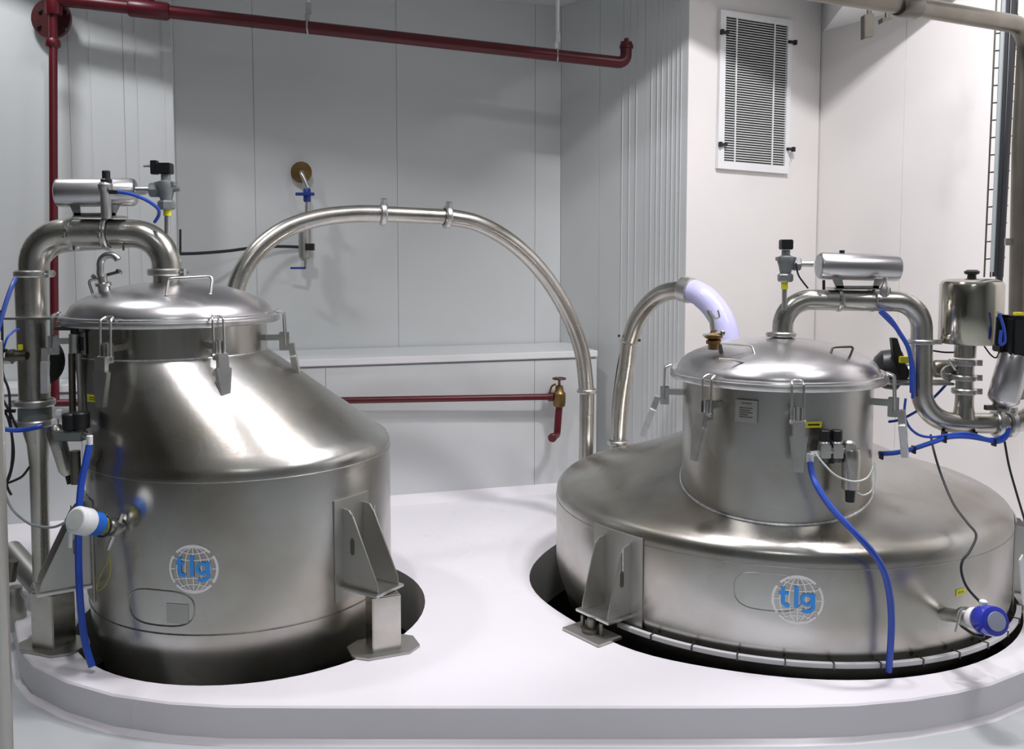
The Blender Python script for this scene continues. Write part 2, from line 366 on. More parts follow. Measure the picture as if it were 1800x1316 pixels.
def decal(parent, name, m, pts, wd, c, R, mid, lift, closed=False):
    """flat ribbon (local 2-D points in metres round mid) laid on a cylinder"""
    a0 = math.atan2(mid.x - c[0], -(mid.y - c[1])); n = len(pts); L = []; Rr = []
    for i, p in enumerate(pts):
        q0 = pts[i - 1] if (i or closed) else pts[0]; q1 = pts[(i + 1) % n] if (i < n - 1 or closed) else pts[-1]
        d = Vector((q1[0] - q0[0], q1[1] - q0[1])).normalized(); nn = Vector((-d.y, d.x)) * wd / 2
        L.append((p[0] + nn.x, p[1] + nn.y)); Rr.append((p[0] - nn.x, p[1] - nn.y))
    f = lambda q: pol(c, R + lift, a0 + q[0] / R, mid.z + q[1])
    m_ = n if closed else n - 1
    return [f(q) for q in L] + [f(q) for q in Rr], [(i, (i + 1) % n, n + (i + 1) % n, n + i) for i in range(m_)]
def arc2(cx, cy, r, a0, a1, n=20, ry=None):
    return [(cx + r * math.cos(a0 + (a1 - a0) * i / n), cy + (ry or r) * math.sin(a0 + (a1 - a0) * i / n)) for i in range(n + 1)]
def logo(parent, c, R, u, v, S):
    mid = on_cyl(u, v, c, R)
    g = MB()
    def rib(pts, wd, closed=False): g.add(*decal(parent, '', None, [(x * S, y * S) for x, y in pts], wd * S, c, R, mid, .0014, closed))
    D = math.radians
    for a0, a1 in ((45, 135), (-137, -43), (146, 216), (-36, 34)): rib(arc2(0, 0, .95, D(a0), D(a1), 24), .10)
    for k in (.33, .68):
        for s in (-1, 1): rib([(s * k * math.cos(q) * (1 if k > .5 else 1), math.sin(q) * .9) for q in [D(-88 + 176 * i / 20) for i in range(21)]], .042)
    rib([(0, -.92), (0, .92)], .042); rib([(-.9, 0), (.9, 0)], .042)
    for s in (-1, 1):
        rib([(x, s * (.36 + .10 * (x / .85) ** 2)) for x in [-.82 + 1.64 * i / 16 for i in range(17)]], .042)
        rib([(x, s * (.62 + .12 * (x / .55) ** 2)) for x in [-.58 + 1.16 * i / 12 for i in range(13)]], .042)
    g.build('globe_emblem', LOGOW, parent, flat=True)
    t_ = MB()
    def lt(pts, wd, closed=False): t_.add(*decal(parent, '', None, [(x * S, y * S) for x, y in pts], wd * S, c, R, mid, .0024, closed))
    lt([(-.56, .50), (-.56, -.08)] + arc2(-.40, -.08, .16, D(180), D(270), 8) + [(-.30, -.245)], .155)
    lt([(-.72, .24), (-.34, .24)], .12)
    lt([(-.05, .56), (-.05, -.30)], .16)
    lt(arc2(.36, .03, .20, 0, D(360), 26)[:-1], .14, True)
    lt([(.60, .30), (.60, -.24)] + arc2(.38, -.24, .22, 0, D(-90), 10, .20) + [(.30, -.445), (.18, -.40)], .15)
    t_.build('logo_lettering', LOGOB, parent, flat=True)
def stick_label(parent, c, R, u, v, wpx, hpx, m, name, label=None, lift=.0022, th=.002):
    mid = on_cyl(u, v, c, R); k = mid.y / F; a0 = math.atan2(mid.x - c[0], -(mid.y - c[1]))
    W, Hh = wpx * k, hpx * k; mb = MB(); n = 4
    W /= max(.4, abs(math.cos(a0 + math.atan2(c[0], c[1]))))
    top = [pol(c, R + lift, a0 + W / R * (j / n - .5), mid.z + s * Hh / 2) for s in (1, -1) for j in range(n + 1)]
    bot = [pol(c, R + lift - th, a0 + W / R * (j / n - .5), mid.z + s * Hh / 2) for s in (1, -1) for j in range(n + 1)]
    m_ = n + 1; N = 2 * m_
    fs = [(j, j + 1, m_ + j + 1, m_ + j) for j in range(n)]
    lp = list(range(m_)) + list(range(2 * m_ - 1, m_ - 1, -1))
    fs += [(lp[i], lp[(i + 1) % N], lp[(i + 1) % N] + N, lp[i] + N) for i in range(N)]
    o = mb.add(top + bot, fs).build(name, m, parent, flat=True)
    if label: o['label'] = label
    def text_rows(rows, mm, lw):
        g = MB()
        for y, x0, x1 in rows:
            pts = [((x0 + (x1 - x0) * i / 3) * W, y * Hh) for i in range(4)]
            g.add(*decal(None, '', None, pts, lw * Hh, c, R, mid, lift + .0008))
        g.build('print_lines', mm, o, flat=True)
    return o, text_rows

def vessel_lid(parent, c, z):
    pl = ring_tube(c, .398, z, .012, m=10).build('rim_flange', BRIGHT, parent)
    ld = dome(c, z + .006).build('lid', LID, parent)
    MB().lathe([(.36, z - .018), (.408, z - .018), (.412, z - .012), (.412, z - .002), (.40, z + .001)], (c[0], c[1], 0), (0, 0, 1), 96).build('neck_flange', BRIGHT, parent)
    ring_tube(c, .402, z + .008, .0085, m=8).build('lid_rim', LID, parent)
    return ld

# left vessel
ZL = 1.180
VL = thing('process_vessel', (LC[0], LC[1], 0), 'tall stainless steel vessel with lopsided cone, on box legs at left', 'tank')
cone = [(LC[0] + (NC[0] - LC[0]) * k, LC[1] + (NC[1] - LC[1]) * k, .70 + (1.047 - .70) * k, LR - .012 + (NR - LR + .012) * k) for k in [i / 10 for i in range(11)]]
MB().rings(shell([(*LC, -.42, .02), (*LC, -.41, .25), (*LC, -.35, .42), (*LC, -.22, .51), (*LC, -.08, .55), (*LC, .04, LR - .008), (*LC, .125, LR), (*LC, .66, LR), (*LC, .68, LR - .002)] + cone)).build('vessel_shell', BODY, VL)
MB().rings(shell([(*NC, 1.047, NR), (*NC, ZL - .012, NR)]), False, False).build('vessel_neck', STEEL, VL)
ring_tube(LC, LR, .655, .0022, m=6).build('weld_seam', WSEAM, VL)
ring_tube(LC, LR, .127, .0028, m=6).build('weld_seam', WSEAM, VL)
ring_tube(NC, NR, 1.047, .0035, m=6).build('weld_seam', WELD, VL)
LIDL = vessel_lid(VL, NC, ZL)
for u, tl in ((90, .05), (190, .06), (386, .10), (489, .16)):
    a = ang(u, NC, .43) if u < 480 else math.radians(96)
    if u == 90: a = math.radians(-73)
    toggle(VL, NC, a, ZL, tl)
bail(VL, P(292, 520, 3.33), P(370, 516, 3.33), Vector((0, .03, .062)), .0055)
logo(VL, LC, LR, 340, 1000, .085)
# oval welded outline low on the shell
mid = on_cyl(280, 1068, LC, LR); a0 = math.atan2(mid.x - LC[0], -(mid.y - LC[1]))
ov = []
for q in range(40):
    t = 2 * pi * q / 40; x = .128 * math.copysign(abs(math.cos(t)) ** .6, math.cos(t)); y = .062 * math.copysign(abs(math.sin(t)) ** .75, math.sin(t))
    ov.append(pol(LC, LR + .0005, a0 + x / LR, mid.z + y))
MB().tube(ov, .0026, 6, closed=True).build('welded_oval_outline', WSEAM, VL)
stick_label(VL, LC, LR, 312, 1078, 38, 36, PLATEM, 'inspection_plate')
o, rows = stick_label(VL, NC, NR + .006, 144, 603, 13, 40, PLATEM, 'switch_plate', lift=.008, th=.008)
stick_label(o, NC, NR + .014, 144, 604, 7, 24, BLACK, 'switch')
o, rows = stick_label(VL, cone[9][:2], LR - .16, 163, 700, 18, 13, YEL, 'tag_plate', 'small yellow tag'); rows([(.15, -.3, .3), (-.15, -.3, .3)], BLACK, .1)

def leg(parent, r, t, o, dist, ztop, wdt=.112, base=(.25, .17)):
    U = Vector((0, 0, 1)); c = o + r * dist
    l = MB().box(c + U * (ztop / 2 + .003), r * wdt, t * wdt, U * (ztop - .006)).build('leg', PIPE, parent, bevel=.004)
    a, b = base[0] / 2, base[1] / 2
    pl = [(a, b * .5), (a * .6, b), (-a * .6, b), (-a, b * .5), (-a, -b * .5), (-a * .6, -b), (a * .6, -b), (a, -b * .5)]
    MB().prism([c + t * x + r * y + U * .001 for x, y in pl], U * .009).build('base_plate', PLATEM, l, bevel=.001)
for az, hp, turn, ds in ((math.radians(57), .0, 23, .145), (math.radians(-58), .0, -20, .125), (math.radians(178), 0, 178, .145)):
    r, t, o = bracket(VL, LC, LR, az, .225, .51, .17)
    tr_ = math.radians(turn); leg(VL, Vector((math.sin(tr_), -math.cos(tr_), 0)), Vector((math.cos(tr_), math.sin(tr_), 0)), o + r * (LR + ds), 0, .212, .105)

# right vessel
ZR = .962
VR = thing('process_vessel', (RC[0], RC[1], 0), 'wide squat stainless steel vessel with off-centre neck, sunk in round pit at right', 'tank')
def cone_z(r):
    pr = [(.955, .375), (.945, .402), (.925, .422), (.88, .440), (.78, .468), (.6, .530), (.4, .612), (.2, .70)]
    for (r0, z0), (r1, z1) in zip(pr, pr[1:]):
        if r1 <= r <= r0: return z0 + (z1 - z0) * (r0 - r) / (r0 - r1)
    return .375 if r > .955 else .7
MB().rings(shell([(*RC, -.42, .3), (*RC, -.36, .60), (*RC, -.24, .80), (*RC, -.1, .905), (*RC, .02, .945), (*RC, .07, RR), (*RC, .365, RR), (*RC, .39, .951), (*RC, .406, .94), (*RC, .419, .925), (*RC, .43, .905), (*RC, .440, .88), (*RC, .468, .78), (*RC, .53, .6), (*RC, .612, .4), (*RC, .65, .3)], 128)).build('vessel_shell', BODY, VR)
def nz(a):
    p = pol(RN, NR, a, 0); return cone_z(math.hypot(p.x - RC[0], p.y - RC[1]))
MB().rings(shell([(*RN, .40, NR), (*RN, ZR - .012, NR)]), False, False).build('vessel_neck', BODY, VR)
ring_tube(RN, NR + .003, 0, .0065, n=96, m=6, zf=lambda a: nz(a) + .001).build('weld_seam', WELD, VR)
ring_tube(RC, RR, .350, .002, n=96, m=6).build('weld_seam', WSEAM, VR)
LIDR = vessel_lid(VR, RN, ZR)
for u, tl in ((1186, .35), (1243, .2), (1402, .04), (1548, .10)):
    a = ang(u, RN, .43)
    if u == 1186: a = math.radians(-100)
    if u == 1548: a = math.radians(60)
    toggle(VR, RN, a, ZR, tl)
MB().tube(bend([P(1266, 603, 3.36), P(1322, 608, 3.36), P(1328, 626, 3.33), P(1318, 640, 3.29), P(1290, 633, 3.29), P(1264, 631, 3.29)], .012, 4), .0042, 8).build('lid_handle', BRIGHT, VR)
MB().tube(bend([P(1453, 642, 3.32), P(1464, 610, 3.34), P(1501, 609, 3.34), P(1488, 640, 3.36)], .010, 4), .0045, 8).build('lid_handle', DARKST, VR)
logo(VR, RC, RR, 1402, 1054, .087)
o, rows = stick_label(VR, RN, NR, 1313, 722, 37, 40, PLATEM, 'nameplate', lift=.012, th=.010)
rows([(.36, -.2, .25), (.15, -.3, .3), (.05, -.3, .2), (-.05, -.3, .3), (-.15, -.3, .1), (-.25, -.3, .3)], DARKST, .045)
o, rows = stick_label(VR, RN, NR, 1430, 746, 28, 11, YEL, 'tag_plate', 'yellow tag'); rows([(0, -.35, .35)], BLACK, .25)
o, rows = stick_label(VR, RC, RR, 1688, 1040, 17, 12, YEL, 'tag_plate', 'yellow tag'); rows([(0, -.3, -.05), (0, .05, .3)], STRAP, .3)
mid = on_cyl(1350, 1040, RC, RR); a0 = math.atan2(mid.x - RC[0], -(mid.y - RC[1])); ov = []
for q in range(40):
    t = 2 * pi * q / 40; x = .115 * math.copysign(abs(math.cos(t)) ** .6, math.cos(t)); y = .066 * math.copysign(abs(math.sin(t)) ** .75, math.sin(t))
    ov.append(pol(RC, RR + .0002, a0 + x / RR, mid.z + y))
MB().tube(ov, .0015, 6, closed=True).build('welded_oval_outline', WSEAM, VR)
for az in (-52, 68, 172):
    az = math.radians(az)
    r, t, o = bracket(VR, RC, RR, az, .075, .345, .12, gap=.07, pad=.13)
    U = Vector((0, 0, 1)); c = o + r * (RR + .13)
    f = MB().cyl(c + U * .012, c + U * .028, .035, n=20); f.cyl(c + U * .028, c + U * .063, .018, n=12)
    for s in (-1, 1): f.cyl(c + t * s * .05 + U * .008, c + t * s * .05 + U * .06, .008, n=8)
    ft = f.build('foot', DARKST, VR)
    a_, b_ = .10, .06
    MB().prism([c + t * x + r * y + U * .001 for x, y in ((a_, b_), (-a_, b_), (-a_, -b_), (a_, -b_))], U * .011).build('base_plate', PLATEM, ft, bevel=.001)
# segmented cable channel round the foot of the right vessel
TR = thing('cable_channel', pol(RC, .985, 0, .0), 'pale segmented strip channel curving round foot of the wide right vessel', 'channel')
segs = 12; A0, A1 = math.radians(-50), math.radians(62)
for k in range(segs):
    b0 = A0 + (A1 - A0) * k / segs + .003; b1 = A0 + (A1 - A0) * (k + 1) / segs - .003
    rows_ = [[pol(RC, R_, b0 + (b1 - b0) * j / 6, z) for R_, z in ((.972, .018), (.972, .034), (.990, .034), (.990, .018))] for j in range(7)]
    MB().rings(rows_).build('channel_segment', TRIM, TR)
for k in range(segs + 1):
    b0 = A0 + (A1 - A0) * k / segs; rr = Vector((math.sin(b0), -math.cos(b0), 0)); tt = Vector((math.cos(b0), math.sin(b0), 0))
    MB().box(pol(RC, .976, b0, .026), rr * .036, tt * .005, (0, 0, .022)).build('channel_strap', DARKST, TR)

# ---------------------------------------------------------------- pipework helpers
def collar(parent, p, ax, r, wid=.027, ext=.017, bolt=None, m=BRIGHT):
    """sanitary clamp: split ring with a wing bolt on one side"""
    ax = Vector(ax).normalized(); p = Vector(p)
    mb = MB().lathe([(r + .001, -wid / 2), (r + ext * .7, -wid / 2), (r + ext, -wid * .3), (r + ext, wid * .3), (r + ext * .7, wid / 2), (r + .001, wid / 2)], p, ax, 28, False)
    x, y, _ = frame(ax); b = Vector(bolt).normalized() if bolt else x
    b = (b - ax * b.dot(ax)).normalized(); q = ax.cross(b)
    c = p + b * (r + ext + .006); mb.box(c, b * .022, q * .012, ax * wid); mb.cyl(c - q * .02 + b * .002, c + q * .024 + b * .002, .004, n=8)
    o = mb.build('pipe_clamp', m, parent, bevel=0)
    MB().box(c + q * .024 + b * .002, b * .022, q * .007, ax * .010).build('wing_nut', m, o, bevel=.002)
    return o
def tubing(name, pts, r, m, label, cat='hose', group=None, n=6, sides=8, parent=None):
    o = MB().tube(smooth(pts, n), r, sides).build(name, m, parent)
    if parent is None: tag(o, label, cat, group)
    return o
X_, Y_, Z_ = Vector((1, 0, 0)), Vector((0, 1, 0)), Vector((0, 0, 1))

# ---------------------------------------------------------------- pipework of the left vessel
rp_ = .055
t = thing('overhead_pipe', P(294, 492, 3.58), 'fat steel pipe bending over the lid of the left vessel', 'pipe')
a, b, c_, d_ = P(60, 482, 3.50), P(60, 409, 3.50), P(293, 411, 3.56), P(293, 480, 3.56)
MB().tube(bend([a, b, c_, d_], .125, 10), rp_, 28).build('pipe_bend', PIPE, t)
MB().lathe([(.05, 0), (.05, .06)], P(293, 500, 3.56), Z_, 24).build('stub', STEEL, t)
collar(t, P(293, 478, 3.56), Z_, rp_, bolt=(1, -.4, 0)); collar(t, P(60, 481, 3.50), Z_, rp_, bolt=(1, -.5, 0))
for u in (130, 190): collar(t, P(u, 410, 3.53), X_, rp_, .022, .012, bolt=(0, -1, .1))
for u in (130, 217): MB().cyl(P(u, 430, 3.5), P(u, 440, 3.5), .004, n=8).build('lug_pin', DARKST, t)
MB().tube(bend([P(77, 560, 3.62), P(77, 440, 3.62), P(255, 428, 3.66)], .10, 8), .013, 10).build('instrument_tube', BRIGHT, t)

t = thing('canister', P(170, 382, 3.5), 'horizontal brushed canister above the left vessel pipe, black knob near its middle', 'canister')
pa_, pb_ = P(97, 339, 3.47), P(240, 338, 3.53); L_ = (pb_ - pa_).length
MB().lathe([(.003, 0), (.042, .001), (.051, .006), (.0535, .016), (.0535, L_ - .016), (.050, L_ - .005), (.042, L_), (.003, L_)], pa_, pb_ - pa_, 36).build('canister_body', LID, t)
sd = MB()
sd.prism([P(122, 361, 3.455), P(208, 361, 3.455), P(196, 379, 3.455), P(134, 379, 3.455)], (0, .10, 0))
sd = MB()
for y in (3.45, 3.55):
    sd.prism([P(122, 360, y), P(140, 360, y), P(142, 378, y), P(130, 378, y)], (0, .004, 0)); sd.prism([P(195, 360, y), P(211, 360, y), P(203, 378, y), P(190, 378, y)], (0, .004, 0)); sd.prism([P(130, 374, y), P(203, 374, y), P(203, 379, y), P(130, 379, y)], (0, .004, 0))
sd.prism([P(128, 378, 3.45), P(205, 378, 3.45), P(205, 381, 3.45), P(128, 381, 3.45)], (0, .104, 0))
sd.build('saddle', BRIGHT, t)
MB().cyl(pb_, P(256, 337, 3.53), .011).build('outlet_pipe', BRIGHT, t)

t = thing('regulator', P(187, 385, 3.40), 'small upright regulator with black knob in front of the left canister', 'regulator')
MB().lathe([(.017, 0), (.019, .01), (.019, .10), (.024, .108), (.027, .125), (.020, .135)], P(187, 384, 3.42), Z_, 16).build('regulator_body', BRIGHT, t, bevel=0)
MB().lathe([(.020, 0), (.021, .012), (.0145, .018), (.0145, .044), (.012, .047)], P(187, 322, 3.42), Z_, 16).build('knob', BLACK, t)
MB().cyl(P(192, 337, 3.40), P(207, 337, 3.40), .0085).build('hose_fitting', BLACK, t)
tubing('air_hose', [P(206, 337, 3.40), P(230, 341, 3.40), P(258, 352, 3.41), P(277, 366, 3.43), P(279, 378, 3.46), P(272, 390, 3.5)], .0065, BLUE, 'short blue air hose curving from regulator down to pipe over left vessel')

def angle_valve(u, v, Y, flip, lab, k=1.0):
    s = Y / F * k; o = P(u, v, Y); t = thing('solenoid_valve', o - Z_ * 45 * s, lab, 'valve')
    b = MB()
    b.lathe([(9 * s, -22 * s), (11 * s, -14 * s), (13 * s, -4 * s), (16 * s, 6 * s), (15 * s, 14 * s), (8 * s, 17 * s), (8 * s, 27 * s)], o, Z_, 16)
    b.lathe([(8 * s, 0), (9 * s, 14 * s)], o, X_ * flip, 14)
    b.box(o + Z_ * 10 * s, 34 * s, 20 * s, 7 * s)
    b.build('valve_body', GREYP, t, bevel=.001)
    MB().lathe([(12 * s, 0), (15 * s, 3 * s), (15 * s, 13 * s), (12 * s, 16 * s)], o - Z_ * 34 * s, Z_, 6).build('union_nut', GREYP, t)
    MB().lathe([(11 * s, 0), (14 * s, 2 * s), (14 * s, 12 * s), (11 * s, 15 * s)], o + X_ * flip * 13 * s, X_ * flip, 6).build('union_nut', GREYP, t)
    MB().cyl(o + X_ * flip * 28 * s, o + X_ * flip * 52 * s, 5.5 * s, n=12).build('nipple', BRIGHT, t)
    MB().box(o + Z_ * 37 * s, 22 * s, 22 * s, 19 * s).build('solenoid_coil', BLACK, t, bevel=.003)
    return t, o, s
t, o, s = angle_valve(292, 334, 3.5, -1, 'grey angle valve with black solenoid plug above the left vessel')
MB().box(o + Z_ * 39 * s - X_ * 19 * s, 11 * s, 14 * s, 24 * s).build('cable_plug', BLACK, t, bevel=.002)
MB().cyl(o + Z_ * 42 * s - X_ * 38 * s, o + Z_ * 42 * s - X_ * 24 * s, 2.5 * s, n=8).build('cable_gland', GREYCABLE, t)
MB().cyl(P(294, 368, 3.5), P(294, 410, 3.5), .011, n=12).build('riser_tube', BRIGHT, t)
MB().cyl(P(294, 369, 3.5), P(294, 379, 3.5), .0145, n=14).build('tag_band', YEL, t)
MB().cyl(o + X_ * 12 * s, o + X_ * 24 * s + Z_ * 2 * s, 4 * s, n=10).build('side_plug', GREYP, t)

# vertical pipe left of the left vessel with its valve
t = thing('vertical_pipe', P(62, 985, 3.5), 'thick vertical steel pipe rising left of the left vessel', 'pipe')
MB().lathe([(.0555, 0), (.0555, P(62, 482, 3.5).z - P(62, 735, 3.5).z)], P(62, 735, 3.5), Z_, 28).build('pipe_section', PIPE, t)
L1 = (P(62, 745, 3.5) - P(62, 1035, 3.5)).length
MB().lathe([(.032, 0), (.034, L1 - .16), (.040, L1 - .08), (.055, L1 - .02), (.055, L1)], P(74, 1035, 3.5), P(66, 745, 3.5) - P(74, 1035, 3.5), 24).build('pipe_section', PIPE, t)
MB().lathe([(.056, 0), (.060, .004), (.060, .055), (.056, .06)], P(62, 742, 3.5), Z_, 24).build('valve_body', GREYP, t)
collar(t, P(62, 742, 3.5), Z_, .055, .026, .016, bolt=(-1, -.5, 0)); collar(t, P(62, 707, 3.5), Z_, .055, .026, .018, bolt=(-1, -.4, 0)); 
MB().box(P(60, 558, 3.46), .20, .13, .008).build('pipe_bracket', BRIGHT, t, bevel=.002)
MB().lathe([(.004, -.01), (.095, -.008), (.104, 0), (.095, .008), (.004, .01)], P(72, 632, 3.66), Vector((.1, 1, 0)), 32).build('handwheel', BLACK, t)
g = MB().lathe([(.024, -.02), (.026, 0), (.016, .02), (.016, .05)], P(24, 625, 3.42), X_, 18); g.build('valve_actuator', DARKST, t)
MB().cyl(P(0, 632, 3.42), P(22, 632, 3.42), .016, n=14).build('gauge_stub', BRIGHT, t)
MB().box(P(36, 610, 3.42), .014, .01, .02).build('tag_plate', YEL, t)
# slender drain cylinder between pipe and neck
t = thing('air_cylinder', P(130, 742, 3.32), 'slim upright air cylinder against left side of tall vessel', 'cylinder')
MB().cyl(P(130, 620, 3.30), P(130, 587, 3.30), .017).build('cylinder_body', BRIGHT, t)
MB().cyl(P(131, 586, 3.30), P(131, 569, 3.30), .014).build('cylinder_cap', BLACK, t)
MB().cyl(P(126, 621, 3.32), P(128, 742, 3.32), .012, n=10).build('rod_tube', DARKST, t)
MB().cyl(P(138, 621, 3.30), P(143, 735, 3.30), .010, n=10).build('rod_tube', PLATEM, t)
MB().box(P(112, 577, 3.32), .06, .02, .014).build('mounting_arm', DARKST, t)

# filter regulator of the left vessel
def frl(o, s, lab, mirror=1):
    t = thing('air_service_unit', o - Z_ * 40 * s, lab, 'regulator')
    for dx, nm in ((0, 'regulator_body'), (22, 'regulator_body'), (44, 'filter_head')):
        c = o + X_ * mirror * dx * s
        b = MB().box(c, 18 * s, 20 * s, 24 * s); b.lathe([(10 * s, 12 * s), (10 * s, 16 * s), (7 * s, 19 * s)], c, Z_, 14)
        b.build(nm, BRIGHT, t, bevel=.0015)
        if dx < 44:
            MB().lathe([(8 * s, 17 * s), (9.5 * s, 19 * s), (9.5 * s, 36 * s), (8 * s, 38 * s)], c, Z_, 14).build('knob', BLACK, t)
            MB().lathe([(8 * s, -20 * s), (8 * s, -10 * s)], c, Z_, 12).build('drain_plug', DARKST, t)
        if dx < 44: MB().cyl(c + X_ * mirror * 8 * s, c + X_ * mirror * 14 * s, 6 * s, n=10).build('port_nut', BRIGHT, t)
    c = o + X_ * mirror * 48 * s
    MB().lathe([(9 * s, -72 * s), (15 * s, -68 * s), (16 * s, -14 * s), (16 * s, 0), (14 * s, 4 * s)], c, Z_, 20).build('filter_bowl', PIPE, t)
    MB().lathe([(8 * s, -92 * s), (9 * s, -72 * s)], c, Z_, 14).build('bowl_drain', BLACK, t)
    return t
t = frl(P(118, 770, 3.22), 3.2 / F, 'black-knobbed air service unit left of tall vessel shell', 1) if False else None
t = thing('air_service_unit', P(118, 800, 3.3), 'black and grey air service unit beside upper left flank of tall vessel', 'regulator')
for u, v in ((125, 733), (143, 731)):
    MB().lathe([(.024, 0), (.029, .004), (.029, .055), (.024, .06)], P(u, v + 22, 3.2), Z_, 16).build('knob', BLACK, t)
MB().box(P(125, 765, 3.2), .10, .05, .035).build('manifold', GREYP, t, bevel=.004)
MB().lathe([(.016, 0), (.026, .02), (.030, .12), (.034, .17), (.024, .19)], P(119, 835, 3.3), P(96, 755, 3.3) - P(119, 835, 3.3), 16).build('filter_bowl', PIPE, t)
MB().cyl(P(119, 835, 3.3), P(123, 850, 3.3), .010, n=10).build('bowl_drain', BLACK, t)
MB().lathe([(.018, 0), (.018, .12)], P(134, 850, 3.22), Z_, 14).build('lower_body', DARKST, t)
for u, v in ((97, 741), (104, 725)): MB().box(P(u, v, 3.2), .022, .02, .022).build('push_fitting', WHITE, t, bevel=.003)
MB().lathe([(.010, 0), (.011, .03), (.009, .032)], P(158, 781, 3.12), Z_, 14).build('hose_elbow', WHITE, t)
MB().cyl(P(158, 768, 3.12), P(146, 764, 3.18), .009).build('hose_nipple', BRIGHT, t)
MB().lathe([(.008, -.03), (.02, -.026), (.022, .02), (.01, .03)], P(150, 706, 3.16), Y_, 18)
tubing('blue_hose', [P(157, 782, 3.12), P(151, 812, 3.11), P(143, 850, 3.10), P(139, 900, 3.08), P(138, 960, 3.07), P(139, 1020, 3.05), P(143, 1080, 3.04), P(150, 1130, 3.03), P(162, 1171, 3.02)], .0125, BLUE, 'thick blue hose running down left flank of the tall vessel to the platform')
MB_h = tubing('blue_hose', [P(-30, 748, 3.2), P(0, 753, 3.2), P(30, 756, 3.22), P(60, 752, 3.28), P(74, 748, 3.3)], .009, BLUE, 'blue hose entering from left edge at the union of the vertical pipe')
tubing('blue_hose', [P(-6, 590, 3.2), P(8, 540, 3.25), P(20, 505, 3.3), P(27, 490, 3.35)], .008, DBLUE, 'dark blue hose sloping up to the elbow of the left pipe')
tubing('blue_tube', [P(5, 620, 3.3), P(12, 595, 3.3), P(24, 582, 3.34), P(34, 578, 3.4)], .004, BLUE, 'thin blue tube at left edge above the silver gauge stub', 'tube')
CG = 'black cables at the left edge'
for pts, lab in (
    ([(2, 545), (4, 580), (4, 640), (6, 660), (16, 690), (18, 740), (22, 780), (20, 820), (12, 850), (20, 870)], 'black cable looping down left edge behind the silver stub'),
    ([(0, 716), (12, 730), (20, 760), (24, 800), (16, 840), (6, 846), (2, 836)], 'black cable hanging in narrow loop left of the vertical pipe'),
    ([(10, 850), (26, 844), (40, 836), (52, 820)], 'short black cable bowed toward the tapered pipe'),
    ([(4, 700), (18, 726), (30, 752)], 'black cable slanting to blue hose at the left edge')):
    tubing('cable', [P(u, v, 3.25) for u, v in pts], .0045, RUBBER, lab, 'cable')
for v in (616, 722): MB_c = tag(MB().box(P(18 if v > 700 else 3, v, 3.25), .035, .012, .012).build('cable_tie', BLACK), 'black clip on cables at left edge, ' + ('lower one beside the union' if v > 700 else 'upper one beside the silver stub'), 'clip')

# level sensor on the left vessel
t = thing('level_sensor', P(208, 925, 3.17), 'white-capped sensor with blue band on left flank of tall vessel', 'sensor')
a = P(132, 913, 2.93); b = on_cyl(208, 928, LC, LR); d = (b - a).normalized(); LL = (b - a).length + .01
MB().lathe([(.004, 0), (.036, .002), (.046, .010), (.046, .055), (.043, .06)], a, d, 32).build('sensor_cap', WHITE, t)
MB().lathe([(.002, -.001), (.033, 0.0005), (.034, .003)], a, d, 28).build('cap_disc', LGREY, t)
MB().lathe([(.040, .06), (.040, .105)], a, d, 28).build('blue_band', BLUEBAND, t)
MB().lathe([(.028, .105), (.028, .135)], a, d, 20).build('yellow_collar', STRAP, t)
MB().lathe([(.022, .135), (.022, .165), (.034, .167), (.034, .185), (.02, .187), (.02, LL)], a, d, 20).build('process_fitting', BRIGHT, t)
MB().cyl(P(204, 930, 3.08), P(190, 965, 3.08), .008, n=10).build('clamp_lever', BRIGHT, t)
MB().cyl(P(211, 918, 3.08), P(216, 902, 3.08), .006, n=10).build('clamp_lever', BRIGHT, t)
MB().cyl(P(124, 936, 2.95), P(123, 962, 2.95), .0065, n=10).build('cable_gland', WHITE, t)
tubing('cable', [P(186, 905, 3.04), P(194, 912, 3.03), P(194, 930, 3.02), P(184, 942, 3.03), P(172, 942, 3.04)], .004, RUBBER, 'short black lead looped behind the white-capped sensor', 'cable')
tubing('cable', [P(0, 838, 3.2), P(6, 862, 3.2), P(22, 895, 3.2), P(48, 918, 3.15), P(70, 925, 3.1), P(95, 926, 3.0), P(116, 917, 2.96)], .0045, GREYCABLE, 'grey cable sweeping to the white-capped sensor', 'cable')
tubing('cord_loop', [P(190, 970, 3.06), P(194, 990, 3.05), P(193, 1010, 3.05), P(184, 1030, 3.05), P(173, 1038, 3.05), P(170, 1030, 3.05), P(178, 1008, 3.05), P(190, 985, 3.05), P(191, 968, 3.06)], .0018, STRAP, 'olive yellow cord loop dangling under the white-capped sensor', 'cord')
# lifting shackle on the left lid
t = thing('lifting_clamp', P(183, 520, 3.5), 'chromed hook clamp with wing nut on the left lid', 'clamp')
ARC = lambda u, v, R_, a0, a1, Y, n=12: [P(u + R_ * math.cos(math.radians(a0 + (a1 - a0) * i / n)), v - R_ * math.sin(math.radians(a0 + (a1 - a0) * i / n)), Y) for i in range(n + 1)]
MB().tube([P(180, 490, 3.45), P(176, 480, 3.45)] + ARC(193, 465, 17, 195, 30, 3.45) , .0135, 12).build('hook_ring', BRIGHT, t)
MB().lathe([(.018, 0), (.022, .01), (.022, .03), (.03, .032), (.03, .042), (.018, .046), (.016, .07)], P(184, 516, 3.46), P(180, 485, 3.45) - P(184, 516, 3.46), 18).build('clamp_body', BRIGHT, t)
MB().tube(bend([P(163, 516, 3.44), P(155, 492, 3.44), P(172, 490, 3.44)], .012, 3), .0055, 8).build('wire_bail', BRIGHT, t)
MB().cyl(P(168, 488, 3.44), P(162, 484, 3.44), .007, n=8).build('pin', DARKST, t)
